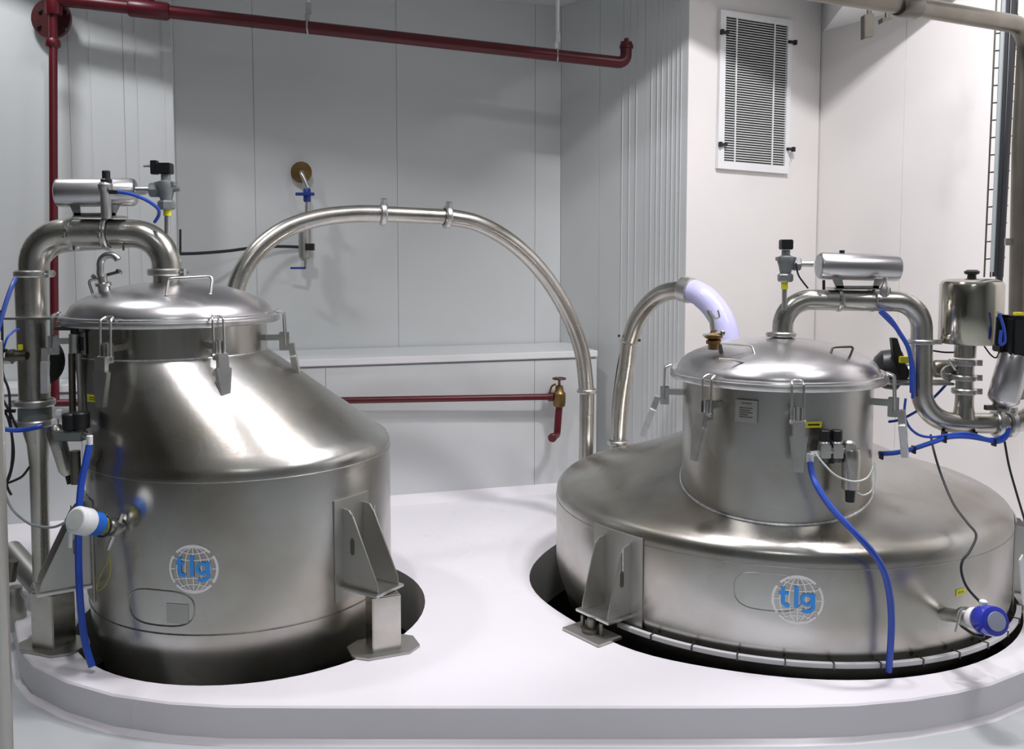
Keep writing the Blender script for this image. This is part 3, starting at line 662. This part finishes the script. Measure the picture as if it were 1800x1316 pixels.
MB().cyl(P(188, 483, 3.44), P(207, 478, 3.44), .006, n=8).build('swing_bolt', DARKST, t)
MB().lathe([(.003, 0), (.012, .004), (.012, .012), (.003, .016)], P(207, 480, 3.44), P(214, 470, 3.44) - P(207, 480, 3.44), 10).build('wing_nut', DARKST, t)

# duct and pot behind, at the left edge
t = thing('slanted_duct', P(55, 1020, 3.75), 'grey slanted round duct behind vertical pipe at left edge', 'pipe')
MB().cyl(P(18, 968, 3.75), P(72, 1030, 3.6), .048, n=24).build('duct_tube', PLATEM, t)
t = thing('drain_pot', P(28, 1100, 3.6), 'small dull steel drain pot standing at left edge behind the leg', 'pot')
MB().lathe([(.035, 0), (.04, .01), (.04, .12), (.028, .14), (.028, .17)], P(28, 1105, 3.5), Z_, 20).build('pot_body', PLATEM, t)
MB().cyl(P(18, 1020, 3.5), P(24, 985, 3.5), .02).build('pot_neck', DARKST, t)
# near post at the left edge
t = thing('post', floor_pt(4, 1600, -.12), 'pale round steel post close to the camera at left edge', 'post')
MB().cyl(P(-8, 1420, 2.0), P(-32, 600, 2.0), .040, n=28).build('post_tube', PLATEM, t)

# ---------------------------------------------------------------- big arched hoses between the vessels
t = thing('arched_pipe', P(1030, 830, 4.78), 'long polished pipe arching from left vessel over to the right one', 'pipe')
def arch(pts, r, name, m, parent): return MB().tube(smooth(pts, 7), r, 22).build(name, m, parent)
A1p = [P(408, 540, 4.02), P(417, 500, 4.04), P(432, 467, 4.06), (P(460, 432, 4.10)), P(505, 401, 4.16), P(560, 383, 4.22), P(620, 376, 4.28), P(674, 376, 4.32)]
arch(A1p, .0405, 'pipe_bend', PIPE, t)
MB().cyl(P(674, 376, 4.32), P(785, 381, 4.42), .037, n=22).build('straight_spool', PIPE, t)
A2p = [P(785, 381, 4.42), P(835, 391, 4.48), P(885, 416, 4.55), P(930, 453, 4.62), P(970, 502, 4.68), P(1002, 560, 4.73), P(1023, 620, 4.76), P(1031, 686, 4.78)]
arch(A2p, .0405, 'pipe_bend', PIPE, t)
MB().cyl(P(1032, 686, 4.78), P(1029, 860, 4.78), .0385, n=22).build('straight_spool', PIPE, t)
collar(t, P(674, 376, 4.32), P(690, 377, 4.33) - P(660, 376, 4.31), .0405, .03, .017, bolt=(0, -.3, 1)); collar(t, P(786, 381, 4.42), P(800, 383, 4.44) - P(770, 380, 4.41), .0405, .03, .017, bolt=(0, -.3, 1)); collar(t, P(1032, 687, 4.78), Z_, .0405, .022, .014)
t = thing('arched_hose', P(1086, 820, 4.85), 'shorter arched steel pipe ending in a milky lavender hose behind right lid', 'pipe')
arch([P(1084, 850, 4.86), P(1087, 770, 4.86), P(1092, 700, 4.84), P(1101, 640, 4.82), P(1106, 600, 4.80)], .043, 'lower_pipe', PIPE, t)
arch([P(1106, 600, 4.80), P(1118, 566, 4.76), P(1138, 536, 4.70), P(1166, 515, 4.62), P(1200, 509, 4.52), P(1216, 511, 4.50)], .045, 'pipe_bend', PIPE, t)
arch([P(1210, 509, 4.50), P(1232, 518, 4.45), P(1256, 541, 4.40), P(1274, 575, 4.35), P(1281, 620, 4.32), P(1281, 650, 4.32)], [.058] * 8 + [.060] * 20 + [.062] * 8, 'milky_hose', HOSE, t)
collar(t, P(1086, 777, 4.86), Z_, .043, .022, .014); 
MB().lathe([(.058, -.03), (.064, -.026), (.064, .026), (.058, .03)], P(1207, 509, 4.5), P(1220, 513, 4.47) - P(1200, 508, 4.52), 26).build('hose_clip', BRIGHT, t)
MB().lathe([(.046, -.006), (.049, -.004), (.049, .004), (.046, .006)], P(1105, 603, 4.80), P(1108, 595, 4.8) - P(1102, 612, 4.8), 24).build('hose_clip', BRIGHT, t)
for v, du in ((590, -18), (598, 18)): MB().box(P(1106 + du, v, 4.79), .012, .012, .012).build('clip_screw', DARKST, t)
tubing('cable', [P(1074, 850, 4.85), P(1076, 770, 4.85), P(1079, 700, 4.85), P(1089, 630, 4.82), P(1100, 592, 4.78)], .006, RUBBER, 'dark cable strapped along the shorter arched pipe', 'cable')

# ---------------------------------------------------------------- things on the back wall
t = thing('wall_tap', P(530, 302, 4.6 + .9), 'steel pipe drop with blue tap from round plate on the back wall', 'tap')
yw = 5.44
MB().lathe([(.004, 0), (.062, .001), (.064, .006), (.060, .010), (.004, .012)], P(530, 303, yw + .05), -Y_, 28).build('wall_plate', BRASS, t)
MB().tube(bend([P(530, 303, yw + .05), P(530, 303, yw - .03), P(541, 330, yw - .03), P(538, 470, yw - .03)], .03, 4), .014, 12).build('drop_pipe', BRIGHT, t)
MB().lathe([(.018, 0), (.022, .01), (.022, .07), (.018, .08)], P(540, 355, yw - .03), Z_, 14).build('tap_body', DBLUE, t)
MB().box(P(536, 341, yw - .06), .11, .02, .018).build('tap_handle', DBLUE, t, bevel=.003)
MB().lathe([(.014, 0), (.034, .02), (.036, .04), (.036, .20), (.03, .23)], P(536, 458, yw - .03), Z_, 18).build('filter_body', PLATEM, t)
MB().box(P(524, 471, yw - .05), .09, .016, .012).build('lever_handle', DBLUE, t, bevel=.002)
MB().box(P(545, 434, yw - .08), .05, .03, .04).build('cable_clip', BLACK, t)
tubing('cable', [P(316, 446, 5.0), P(350, 445, 5.1), P(400, 441, 5.25), P(440, 436, 5.35), P(490, 433, 5.45), P(545, 435, 5.53)], .009, RUBBER, 'black cable strung across back wall toward the blue tap', 'cable')
tag(MB().cyl(P(317, 403, 4.9), P(317, 448, 4.9), .006, n=8).build('hanging_bolt', BLACK), 'thin black rod hanging beside pier edge above left lid', 'rod')

# fire main: top run
RPm = [P(93, 12, 4.70), P(1105, 108, 5.36)]
t = thing('fire_main', P(93, 33, 4.85), 'dark red overhead pipe running across the back wall from a flanged riser', 'pipe')
e1 = P(1090, 107, 5.36); e0 = P(94, -2, 4.72)
MB().tube(bend([e0, P(1100, 111, 5.36), P(1101, 74, 5.36)], .045, 6), .0335, 18).build('horizontal_run', RED, t)
MB().lathe([(.034, 0), (.040, .004), (.040, .02), (.03, .035), (.014, .045), (.012, .06)], P(1101, 86, 5.36), Z_, 18).build('end_cap', RED, t)
MB().tube([P(97, 712, 4.60), P(95, 500, 4.66), P(94, 300, 4.70), P(93, -40, 4.72)], .0205, 16).build('riser_pipe', RED, t)
MB().lathe([(.04, 0), (.10, .001), (.103, .006), (.103, .022), (.10, .026), (.04, .028)], P(93, 34, 4.83), -Y_, 36).build('flange', DRED, t)
for k in range(6):
    a_ = k * pi / 3 + .4; q = P(93, 34, 4.80) + X_ * .078 * math.cos(a_) + Z_ * .078 * math.sin(a_)
    MB().lathe([(.011, 0), (.011, .012)], q, -Y_, 6).build('flange_bolt', DARKST, t)
MB().lathe([(.036, -.06), (.040, -.05), (.040, .05), (.036, .06)], P(94, 5, 4.72), Z_, 18).build('tee_fitting', RED, t)
MB().lathe([(.030, 0), (.037, .01), (.037, .035), (.030, .045)], P(93, 84, 4.72), Z_, 18).build('reducer', RED, t)
d = (P(1090, 110, 5.36) - e0).normalized(); q = e0 + d * ((P(262, 17, 4.82) - e0).length)
MB().lathe([(.040, -.10), (.046, -.09), (.046, .09), (.040, .10)], q, d, 18).build('coupling', RED, t); MB().cyl(q, q + Z_ * .3, .03, n=16).build('branch_pipe', RED, t)
for u, v, y in ((542, 44, 5.0), (980, 96, 5.28)):
    pp = e0 + d * ((P(u, v, y) - e0).length * 1.0)
    h = thing('pipe_hanger', pp + Z_ * .3, 'rod hanger with silver clip on red overhead pipe, ' + ('left one above the arched pipe' if u < 700 else 'right one near the elbow'), 'hanger')
    MB().cyl(pp + Z_ * .13, (pp.x, pp.y, ZC), .011, n=8).build('hanger_rod', TRIM, h)
    MB().tube([pp + Vector((0, -.036 * math.cos(a_), .036 * math.sin(a_) - 0.0)) for a_ in [2 * pi * i / 20 for i in range(20)]], .005, 6, closed=True).build('pipe_ring', BRIGHT, h)
    b = MB()
    b.box(pp + Z_ * .055 - X_ * .005, .022, .018, .04); b.box(pp + Z_ * .10 + X_ * .003, .026, .024, .06); b.build('hanger_clip', BRIGHT, h, bevel=.003)
# fire main: low run
t = thing('low_fire_pipe', P(600, 704, 4.9), 'bright red pipe running low along the plinth behind the vessels', 'pipe')
pe = P(972, 697, 5.33)
MB().tube([P(97, 708, 4.60), P(580, 704, 4.98), pe], .019, 16).build('horizontal_run', RED, t)
q = MB().lathe([(.020, 0), (.026, .004), (.026, .03), (.020, .034)], pe - X_ * .03, X_, 14).build('coupling', RED, t)
g = MB()
for i in range(0): g.box(P(686 + i * 16, 700 - i * .3, 5.02 + i * .014) , .022 if i % 2 else .035, .002, .004)
t = thing('hydrant_valve', P(983, 712, 5.33), 'aged brass valve with handwheel on end of the low red pipe', 'valve')
v0 = P(983, 700, 5.33)
MB().lathe([(.028, -.05), (.034, -.045), (.038, -.02), (.038, .03), (.026, .045), (.022, .075), (.008, .08), (.008, .118)], v0, Z_, 16).build('valve_body', BRASS, t)
MB().tube([v0 + Z_ * .118 + X_ * .036 * math.cos(i * pi / 8) + Y_ * .036 * math.sin(i * pi / 8) for i in range(16)], .006, 6, closed=True).build('handwheel', DRED, t)
MB().box(v0 + Z_ * .118, .07, .012, .006).build('wheel_spoke', DRED, t)
MB().tube(smooth([v0 + X_ * -.02 + Z_ * .085, v0 + X_ * -.045 + Z_ * .07, v0 + X_ * -.058 + Z_ * .02, v0 + X_ * -.05 - Z_ * .0], 4), .006, 8).build('yoke_arm', BRASS, t)
t2 = thing('outlet_pipe', P(978, 770, 5.33), 'short red outlet pipe with bent tip below the brass valve', 'pipe')
MB().tube(bend([v0 - Z_ * .045, P(979, 764, 5.33), P(972, 768, 5.25)], .02, 5), .021, 14).build('pipe_tube', RED, t2)
MB().lathe([(.022, 0), (.026, .004), (.026, .02), (.022, .024)], P(972, 768, 5.27), Vector((-.3, -1, -.1)), 14).build('outlet_cap', RED, t2)

# ---------------------------------------------------------------- ventilation louvre on the pier
pd = Vector((vr[0] - col[0], vr[1] - col[1], 0)).normalized(); pn = Vector((pd.y, -pd.x, 0))
def PW(u, v, off=0.0):
    r_ = P(u, v, 1.0) - Vector((0, 0, CAMZ)); k = (Vector((col[0], col[1], 0)) + pn * off).dot(pn) / r_.dot(pn)
    return Vector((0, 0, CAMZ)) + r_ * k
t = thing('vent_grille', PW(1325, 300), 'tall slatted vent with white frame on the bright pier', 'vent')
o4 = [PW(1263, 18), PW(1389, 37), PW(1381, 306), PW(1257, 296)]
i4 = [PW(1272, 30), PW(1381, 47), PW(1375, 293), PW(1268, 284)]
MB().prism([p + pn * .002 for p in i4], pn * .003).build('vent_cavity_shade', MIRDARK, t, flat=True)  # flat sheet whose dark colour paints the shaded opening
for k, nm in enumerate(('frame_rail', 'frame_stile', 'frame_rail', 'frame_stile')):
    j = (k + 1) % 4
    MB().prism([p + pn * .001 for p in (o4[k], o4[j], i4[j], i4[k])], pn * .022).build(nm, TRIM, t, flat=True)
NS = 58; lp = lambda a, b, f: a + (b - a) * f
sl0 = None
for k in range(NS):
    f = (k + .5) / NS; a, b = lp(i4[0], i4[3], f), lp(i4[1], i4[2], f); d = b - a
    MB().prism([a + pn * .008, a + pn * .017 - Z_ * .004, a + pn * .017 - Z_ * .009, a + pn * .008 - Z_ * .006], d).build('slat', SLAT, t, flat=True)
for f in (.17, .78):
    a, b = lp(i4[0], i4[1], f), lp(i4[3], i4[2], f)
    MB().box((a + b) / 2 + pn * .021, pd * .008, pn * .006, b - a).build('mullion', TRIM, t, flat=True)
for (u, v, s) in ((1268, 59, -1), (1386, 76, 1), (1265, 255, -1), (1383, 263, 1)):
    q = PW(u, v); cl = MB().box(q + pn * .03, pd * .055, pn * .018, Z_ * .016); cl.box(q + pn * .032 + pd * s * .022, pd * .02, pn * .02, Z_ * .028); cl.build('retaining_clip', BLACK, t, bevel=.002)
MB().tube(smooth([PW(1386, 264, .035), PW(1388, 272, .03), PW(1391, 284, .02)], 3), .002, 6).build('loose_wire', GREYCABLE, t)

# ---------------------------------------------------------------- top right pipe, cable ladder, brackets
t = thing('overhead_drain_pipe', P(1795, 600, 3.9), 'dull steel pipe crossing the top right corner and dropping down the right edge', 'pipe')
MB().tube(bend([P(1300, -38, 3.1), P(1610, 12, 3.5), P(1806, 46, 3.9), P(1795, 250, 3.9), P(1786, 700, 3.9)], .10, 8), .036, 20).build('pipe_tube', DULL, t)
dd = (P(1806, 46, 3.9) - P(1610, 12, 3.5)).normalized()
MB().lathe([(.040, -.09), (.044, -.08), (.044, .012), (.040, .02)], P(1606, 12, 3.49), dd, 24).build('coupling', DARKST, t)
MB().box(P(1779, 425, 3.9), .06, .01, .03).build('pipe_bracket', PLATEM, t)
t = thing('cable_ladder', P(1750, 480, 4.3), 'narrow wire cable ladder with black cables beside the right edge', 'cable tray')
yc = 4.28
for (u0, u1, r_) in ((1752, 1730, .004), (1762, 1741, .004), (1789, 1762, .0045)):
    MB().tube([P(u0, -10, yc), P(u1, 487, yc)], r_, 6).build('side_wire', DARKST, t)
for k in range(16):
    v = -2 + k * 30.5; f = v / 487
    MB().cyl(P(1752 - 22 * f, v, yc + .0), P(1791 - 26 * f, v - 3, yc), .0035, n=6).build('rung', DARKST, t)
for j, (u0, u1, r_, m) in enumerate(((1766, 1744, .010, GREYCABLE), (1772, 1749, .013, RUBBER), (1781, 1756, .016, RUBBER), (1776, 1753, .010, GREYCABLE))):
    tubing('cable', [P(u0, -12, yc - .03), P((u0 + u1) / 2 + (j - 1), 240, yc - .03), P(u1, 478 + 8 * j, yc - .03)], r_, m, ['thin grey cable nearest the wires of the ladder', 'black cable second from left on the wire ladder', 'thickest black cable, rightmost on the wire ladder', 'grey cable tucked between black ones on the wire ladder'][j], 'cable')
tag(MB().prism([P(1520, 25, 4.3), P(1537, 23, 4.3), P(1536, 64, 4.3), P(1520, 67, 4.3)], (0, .05, 0)).cyl(P(1528, 26, 4.32), P(1528, -60, 4.32), .012, n=8).build('hanging_bracket', DARKST, bevel=.002), 'olive rectangular bracket hanging under the top right pipe', 'bracket')
tag(MB().prism([P(1551, 31, 4.3), P(1569, 31, 4.3), P(1568, 34, 4.3), P(1552, 39, 4.3)], (0, .05, 0)).cyl(P(1560, 32, 4.32), P(1560, -60, 4.32), .012, n=8).build('hanging_bracket', DARKST), 'small wedge-shaped bracket right of the olive hanging bracket', 'bracket')

# ---------------------------------------------------------------- pipework of the right vessel
rq = .040
t = thing('overhead_pipe', P(1378, 600, 3.55), 'slim polished pipe bending over the lid of the right vessel', 'pipe')
MB().tube(bend([P(1376, 588, 3.55), P(1376, 526, 3.55), P(1620, 530, 3.50), P(1620, 600, 3.50)], .105, 10), rq, 26).build('pipe_bend', PIPE, t)
MB().lathe([(.036, -.01), (.036, .05)], P(1376, 612, 3.55), Z_, 22).build('stub', DARKST, t)
collar(t, P(1376, 587, 3.55), Z_, rq, .018, .012, bolt=(-1, -.3, 0)); collar(t, P(1621, 600, 3.5), Z_, rq, .018, .012, bolt=(1, -.3, 0))
for u in (1474, 1532): collar(t, P(u, 527, 3.53), X_, rq, .014, .007, bolt=(0, -1, .1))
t = thing('canister', P(1505, 508, 3.52), 'horizontal polished canister on the pipe above the right vessel', 'canister')
pa_, pb_ = P(1438, 467, 3.52), P(1580, 471, 3.52); L_ = (pb_ - pa_).length
MB().lathe([(.003, 0), (.044, .001), (.050, .006), (.052, .014), (.052, L_ - .014), (.050, L_ - .005), (.042, L_), (.003, L_)], pa_, pb_ - pa_, 36).build('canister_body', LID, t)
sd = MB()
for y in (3.47, 3.57):
    sd.prism([P(1462, 488, y), P(1480, 488, y), P(1484, 506, y), P(1470, 506, y)], (0, .004, 0)); sd.prism([P(1538, 490, y), P(1554, 490, y), P(1545, 506, y), P(1534, 506, y)], (0, .004, 0)); sd.prism([P(1470, 502, y), P(1545, 502, y), P(1545, 507, y), P(1470, 507, y)], (0, .004, 0))
sd.prism([P(1466, 506, 3.47), P(1548, 506, 3.47), P(1548, 509, 3.47), P(1466, 509, 3.47)], (0, .104, 0))
sd.build('saddle', BRIGHT, t)
MB().lathe([(.010, 0), (.010, .014)], P(1480, 446, 3.52), Z_, 14).build('top_plug', BLACK, t)
MB().cyl(P(1448, 492, 3.49), P(1448, 509, 3.49), .0055, n=10).build('push_fitting', BLACK, t)
t, o, s = angle_valve(1381, 464, 3.52, 1, 'grey angle valve with black solenoid plug above the right vessel', .92)
MB().cyl(P(1379, 494, 3.52), P(1379, 545, 3.52), .010, n=12).build('riser_tube', BRIGHT, t)
MB().cyl(P(1379, 494, 3.52), P(1379, 508, 3.52), .013, n=14).build('tag_band', YEL, t)
tubing('cable', [P(1399, 462, 3.48), P(1403, 482, 3.48), P(1412, 496, 3.48), P(1420, 506, 3.5)], .0035, RUBBER, 'thin black lead from right solenoid valve down to pipe', 'cable')
t = thing('regulator', P(1556, 520, 3.44), 'small bright fitting below right end of the right canister', 'fitting')
MB().lathe([(.008, 0), (.016, .006), (.019, .03), (.012, .045), (.008, .06), (.008, .075)], P(1555, 522, 3.44), Z_, 14).build('fitting_body', BRIGHT, t)
MB().lathe([(.006, 0), (.011, .008), (.011, .026)], P(1552, 510, 3.44), X_, 10).build('side_port', DARKST, t)

t = thing('lower_pipe', P(1650, 760, 3.5), 'polished U-shaped tee pipe hanging right of the right vessel neck', 'pipe')
MB().tube(bend([P(1620, 602, 3.5), P(1620, 741, 3.5), P(1752, 744, 3.5)], .13, 10), rq, 26).build('pipe_bend', PIPE, t)
MB().lathe([(.042, 0), (.036, .04), (.034, .07), (.034, .12)], P(1694, 735, 3.5), Z_, 24).build('tee_branch', PIPE, t)
for v in (687, 663, 637): collar(t, P(1695, v, 3.5), Z_, .034, .022, .013, bolt=(1, -.2, 0))
MB().lathe([(.033, 0), (.033, .13)], P(1695, 690, 3.5), Z_, 22).build('tee_riser', PIPE, t)
collar(t, P(1752, 744, 3.5), X_, rq, .026, .014, bolt=(0, -.3, 1)); collar(t, P(1776, 744, 3.5), X_, rq, .026, .014, bolt=(0, -.3, 1))
MB().tube(smooth([P(1752, 744, 3.5), P(1776, 744, 3.5), P(1800, 738, 3.48), P(1826, 720, 3.46)], 4), rq * .96, 22).build('end_bend', PIPE, t)
for u in (1660, 1712): MB().box(P(u, 764, 3.47), .012, .03, .028).build('hose_tie', BLACK, t)
t = thing('pressure_canister', P(1705, 606, 3.5), 'upright round steel canister with black knob on the right pipework', 'canister')
k_ = 3.5 / F; o = P(1705, 604, 3.5)
MB().lathe([(.006, 0), (50 * k_, 1 * k_), (52 * k_, 4 * k_), (52 * k_, 104 * k_), (49 * k_, 110 * k_), (38 * k_, 114 * k_), (.006, 116 * k_)], o, Z_, 48).build('canister_body', mat('polished_canister', (.56, .54, .47), .16, 1, .2, 4, var_col=(.44, .42, .34)), t)
MB().lathe([(8 * k_, 0), (7 * k_, 8 * k_), (12 * k_, 10 * k_), (13 * k_, 14 * k_), (8 * k_, 17 * k_)], P(1708, 491, 3.5), Z_, 20).build('knob', BLACK, t)
MB().lathe([(18 * k_, 0), (18 * k_, 24 * k_)], P(1696, 628, 3.5), Z_, 22).build('stem', PIPE, t)
# side valve between the two pipes
t = thing('side_valve', P(1655, 655, 3.62), 'dark side valve clamped behind upright canister stem', 'valve')
MB().lathe([(.03, 0), (.036, .01), (.036, .06), (.03, .07)], P(1640, 648, 3.66), X_, 20).build('valve_body', DARKST, t)
MB().lathe([(.026, 0), (.03, .006), (.03, .02)], P(1664, 655, 3.55), Vector((.1, -1, 0)), 20).build('valve_port', BRIGHT, t)
MB().cyl(P(1668, 632, 3.5), P(1680, 650, 3.5), .006, n=8).build('valve_lever', BRIGHT, t)
# bracket arm carrying the actuator
tag(MB().box(P(1612, 672, 3.58), .25, .10, .010).build('support_arm', BRIGHT, bevel=.002), 'flat steel arm from right lid rim toward the right pipe', 'bracket')
t = thing('pneumatic_actuator', P(1570, 668, 3.68), 'black rounded actuator behind the right lid rim', 'actuator')
MB().lathe([(.01, 0), (.045, .004), (.072, .025), (.082, .06), (.082, .10), (.05, .12)], P(1534, 645, 3.72), Vector((1, -.2, -.12)), 28).build('actuator_housing', BLACK, t)
MB().prism([P(1568, 594, 3.62), P(1578, 594, 3.62), P(1592, 640, 3.62), P(1598, 668, 3.62), P(1584, 668, 3.62), P(1572, 630, 3.62)], (0, .03, 0)).build('actuator_lever', BLACK, t, bevel=.003)
MB().box(P(1590, 632, 3.6), .04, .02, .026).build('tag_plate', YEL, t, bevel=.002)
MB().lathe([(.03, 0), (.036, .01), (.036, .05)], P(1592, 655, 3.64), X_, 20).build('valve_body', PIPE, t)
# slanted cylinder valve at the right edge
t = thing('angle_seat_valve', P(1770, 720, 3.45), 'slanted steel valve cylinder with black actuator at right edge', 'valve')
a, b = P(1762, 706, 3.42), P(1786, 622, 3.42); d = (b - a).normalized()
MB().lathe([(.02, -.02), (.05, 0), (.056, .01), (.056, .17), (.052, .185)], a, d, 32).build('cylinder_body', LID, t)
MB().box(P(1790, 590, 3.42), Vector((.10, 0, .0)), (0, .10, 0), (0, 0, .155)).build('actuator_head', BLACK, t, bevel=.012)
MB().box(P(1756, 597, 3.45), .022, .06, .09).build('limit_switch', BLACK, t, bevel=.004)
MB().box(P(1790, 551, 3.38), .03, .02, .01).build('tag_plate', YEL, t)
MB().lathe([(.022, 0), (.03, .01), (.03, .035), (.02, .05)], P(1757, 722, 3.42), d, 12).build('bonnet_nut', DARKST, t)
MB().box(P(1742, 716, 3.42), .045, .02, .018).build('bolt_lug', DARKST, t)
tubing('cable', [P(1730, 608, 3.5), P(1742, 624, 3.48), P(1752, 628, 3.47), P(1758, 612, 3.45)], .003, RUBBER, 'thin black lead between canister and slanted valve', 'cable')
tubing('cable', [P(1639, 616, 3.55), P(1660, 619, 3.56), P(1682, 619, 3.57)], .0035, RUBBER, 'short black lead passing behind upright canister stem', 'cable')

# air service unit on the right neck
ctr = on_cyl(1470, 795, RN, NR)
o = P(1449, 792, 3.15); t = frl(o, 3.15 / F, 'twin black-knobbed air service unit mounted on the right neck')
MB().box(P(1446, 782, 3.24), .07, .07, .12).build('mounting_plate', BLACK, t, bevel=.003)
MB().lathe([(.012, 0), (.013, .03), (.010, .032)], P(1424, 812, 3.14), Z_, 14).build('hose_elbow', WHITE, t)
MB().cyl(P(1424, 798, 3.14), P(1440, 796, 3.15), .010).build('hose_nipple', WHITE, t)
tubing('grey_tube', [P(1433, 796, 3.1), P(1448, 815, 3.08), P(1470, 836, 3.06), P(1500, 846, 3.06), P(1524, 840, 3.07), P(1536, 820, 3.08)], .0035, LGREY, 'thin pale tube drooping in front of the service unit on right neck', 'tube')
tubing('grey_tube', [P(1537, 812, 3.1), P(1538, 840, 3.09), P(1532, 862, 3.08), P(1518, 870, 3.07), P(1508, 866, 3.07)], .0028, LGREY, 'thin pale tube hooked round the filter bowl on right neck', 'tube')
hb = [P(1424, 812, 3.12), P(1428, 834, 3.10), P(1438, 858, 3.06), P(1462, 893, 3.02), P(1498, 932, 2.98), P(1530, 966, 2.97), P(1552, 1000, 2.97), P(1563, 1040, 2.98), P(1567, 1090, 2.99), P(1565, 1140, 2.995), P(1562, 1180, 3.0)]
tubing('blue_hose', hb, .0115, BLUE, 'thick blue hose draped over shoulder of the wide right vessel')
HG = 'blue hose bundle'
for dz, r_, lab, pts in (
    (0, .0095, 'thickest blue hose running right from the service unit under the tee pipe', [(1545, 797), (1570, 796), (1600, 790), (1640, 777), (1668, 768), (1700, 767), (1732, 772), (1752, 776), (1766, 770), (1774, 754)]),
    (0, .005, 'thin blue hose above the thick one beneath tee pipe', [(1592, 700), (1590, 725), (1597, 748), (1615, 764), (1640, 768), (1672, 763), (1706, 762), (1738, 771), (1762, 766), (1775, 752)]),
    (0, .0055, 'blue hose rising steeply behind tee pipe from right neck', [(1562, 741), (1580, 738), (1602, 728), (1625, 713), (1650, 690), (1672, 665)]),
    (0, .009, 'pair-leading blue hose dropping beside right pipe bend', [(1548, 545), (1566, 562), (1582, 586), (1596, 610), (1602, 640), (1603, 690)]),
    (0, .006, 'slimmer blue hose tangled beside right pipe bend', [(1546, 548), (1572, 574), (1588, 596), (1598, 615), (1606, 650), (1604, 700)]),
    (0, .006, 'short blue hose looped at the black actuator near right edge', [(1756, 550), (1764, 575), (1766, 600), (1758, 604), (1760, 580)])):
    yy = {1548: 3.44, 1546: 3.47, 1562: 3.6, 1756: 3.36}.get(pts[0][0], 3.42)
    tubing('blue_hose', [P(u, v, yy) for u, v in pts], r_, BLUE, lab)
for u, v in ((1549, 800), (1606, 790), (1660, 771), (1747, 777)): tag(MB().box(P(u, v, 3.42), .008, .026, .028).build('cable_tie', BLACK), {1549: 'black tie on blue hose nearest the service unit', 1606: 'black tie on blue hose midway to tee pipe', 1660: 'black tie on blue hose under tee pipe elbow', 1747: 'black tie on blue hose at lowest right dip'}[u], 'tie')
tubing('cable', [P(1636, 764, 3.45), P(1641, 790, 3.4), P(1655, 836, 3.35), P(1676, 885, 3.26), P(1700, 918, 3.18), P(1716, 940, 3.12), P(1705, 968, 3.05), P(1692, 985, 3.03), P(1690, 1005, 3.02), P(1700, 1032, 3.0), P(1723, 1058, 2.98)], .0045, RUBBER, 'dark cable snaking down right vessel shoulder to the blue sensor', 'cable')
tubing('cable', [P(1766, 776, 3.5), P(1774, 820, 3.5), P(1788, 870, 3.5), P(1806, 930, 3.5)], .0045, RUBBER, 'dark cable hanging free past right shoulder at right edge', 'cable')
# lifting clamp on right lid
t = thing('lifting_clamp', P(1254, 612, 3.42), 'golden-toned lifting clamp standing on left edge of the right lid', 'clamp')
MB().lathe([(.020, 0), (.020, .02), (.028, .022), (.028, .034), (.02, .038), (.034, .045), (.034, .055), (.015, .06), (.010, .075)], P(1254, 614, 3.42), Z_, 20).build('clamp_body', BRASS, t)
MB().tube(smooth([P(1253, 580, 3.42), P(1251, 563, 3.42), P(1246, 553, 3.42), P(1247, 546, 3.42)], 3), .010, 10).build('clamp_handle', BRIGHT, t)
MB().tube(bend([P(1247, 546, 3.41), P(1257, 560, 3.41), P(1265, 557, 3.41), P(1262, 545, 3.41)], .004, 3), .0035, 8).build('wire_bail', BRIGHT, t)
MB().cyl(P(1236, 589, 3.41), P(1268, 585, 3.41), .005, n=8).build('swing_bolt', BRIGHT, t)
MB().lathe([(.004, 0), (.010, .004), (.010, .014), (.004, .018)], P(1266, 585, 3.41), X_, 10).build('wing_nut', DARKST, t)
MB().prism([P(1266, 592, 3.42), P(1272, 622, 3.42), P(1266, 622, 3.42), P(1262, 600, 3.42)], (0, .02, 0)).build('side_strap', DARKST, t)
# blue level sensor on the right vessel
t = thing('level_sensor', P(1664, 1083, 3.06), 'translucent blue sensor head with clear dial low on right vessel flank', 'sensor')
a = P(1752, 1092, 2.84); b = on_cyl(1660, 1079, RC, RR); d = (b - a).normalized(); LL = (b - a).length + .01
MB().lathe([(.030, 0), (.046, .006), (.048, .02), (.048, .06), (.042, .08), (.03, .09)], a, d, 32).build('sensor_head', SKYB, t)
MB().lathe([(.003, -.004), (.030, -.003), (.032, .004)], a, d, 28).build('dial_glass', GLASS, t)
MB().lathe([(.003, .005), (.026, .006), (.026, .03)], a, d, 24).build('dial', LGREY, t)
MB().lathe([(.034, .09), (.036, .095), (.036, .12), (.030, .13)], a, d, 28).build('neck_ring', LOGOW, t)
MB().lathe([(.024, .13), (.024, .16), (.034, .162), (.034, .178), (.022, .18), (.024, LL)], a, d, 24).build('process_fitting', BRIGHT, t)
MB().lathe([(.012, 0), (.013, .03), (.008, .034)], P(1728, 1072, 2.9), Z_, 14).build('cable_gland', WHITE, t)
MB().cyl(P(1690, 1072, 2.97), P(1680, 1110, 2.97), .0045, n=8).build('clamp_lever', BRIGHT, t)
MB().tube(smooth([P(1690, 1100, 2.96), P(1715, 1116, 2.9), P(1730, 1118, 2.88)], 3), .005, 8).build('locking_clip', BLACK, t)
# small parts at the right edge of the platform
t = thing('grounding_bracket', P(1790, 1060, 3.3), 'thin pale bracket leaning at the right edge beside wide vessel', 'bracket')
MB().prism([P(1793, 985, 3.25), P(1799, 975, 3.25), P(1806, 1060, 3.25), P(1799, 1064, 3.25)], (0, .01, 0)).build('bracket_strip', TRIM, t)
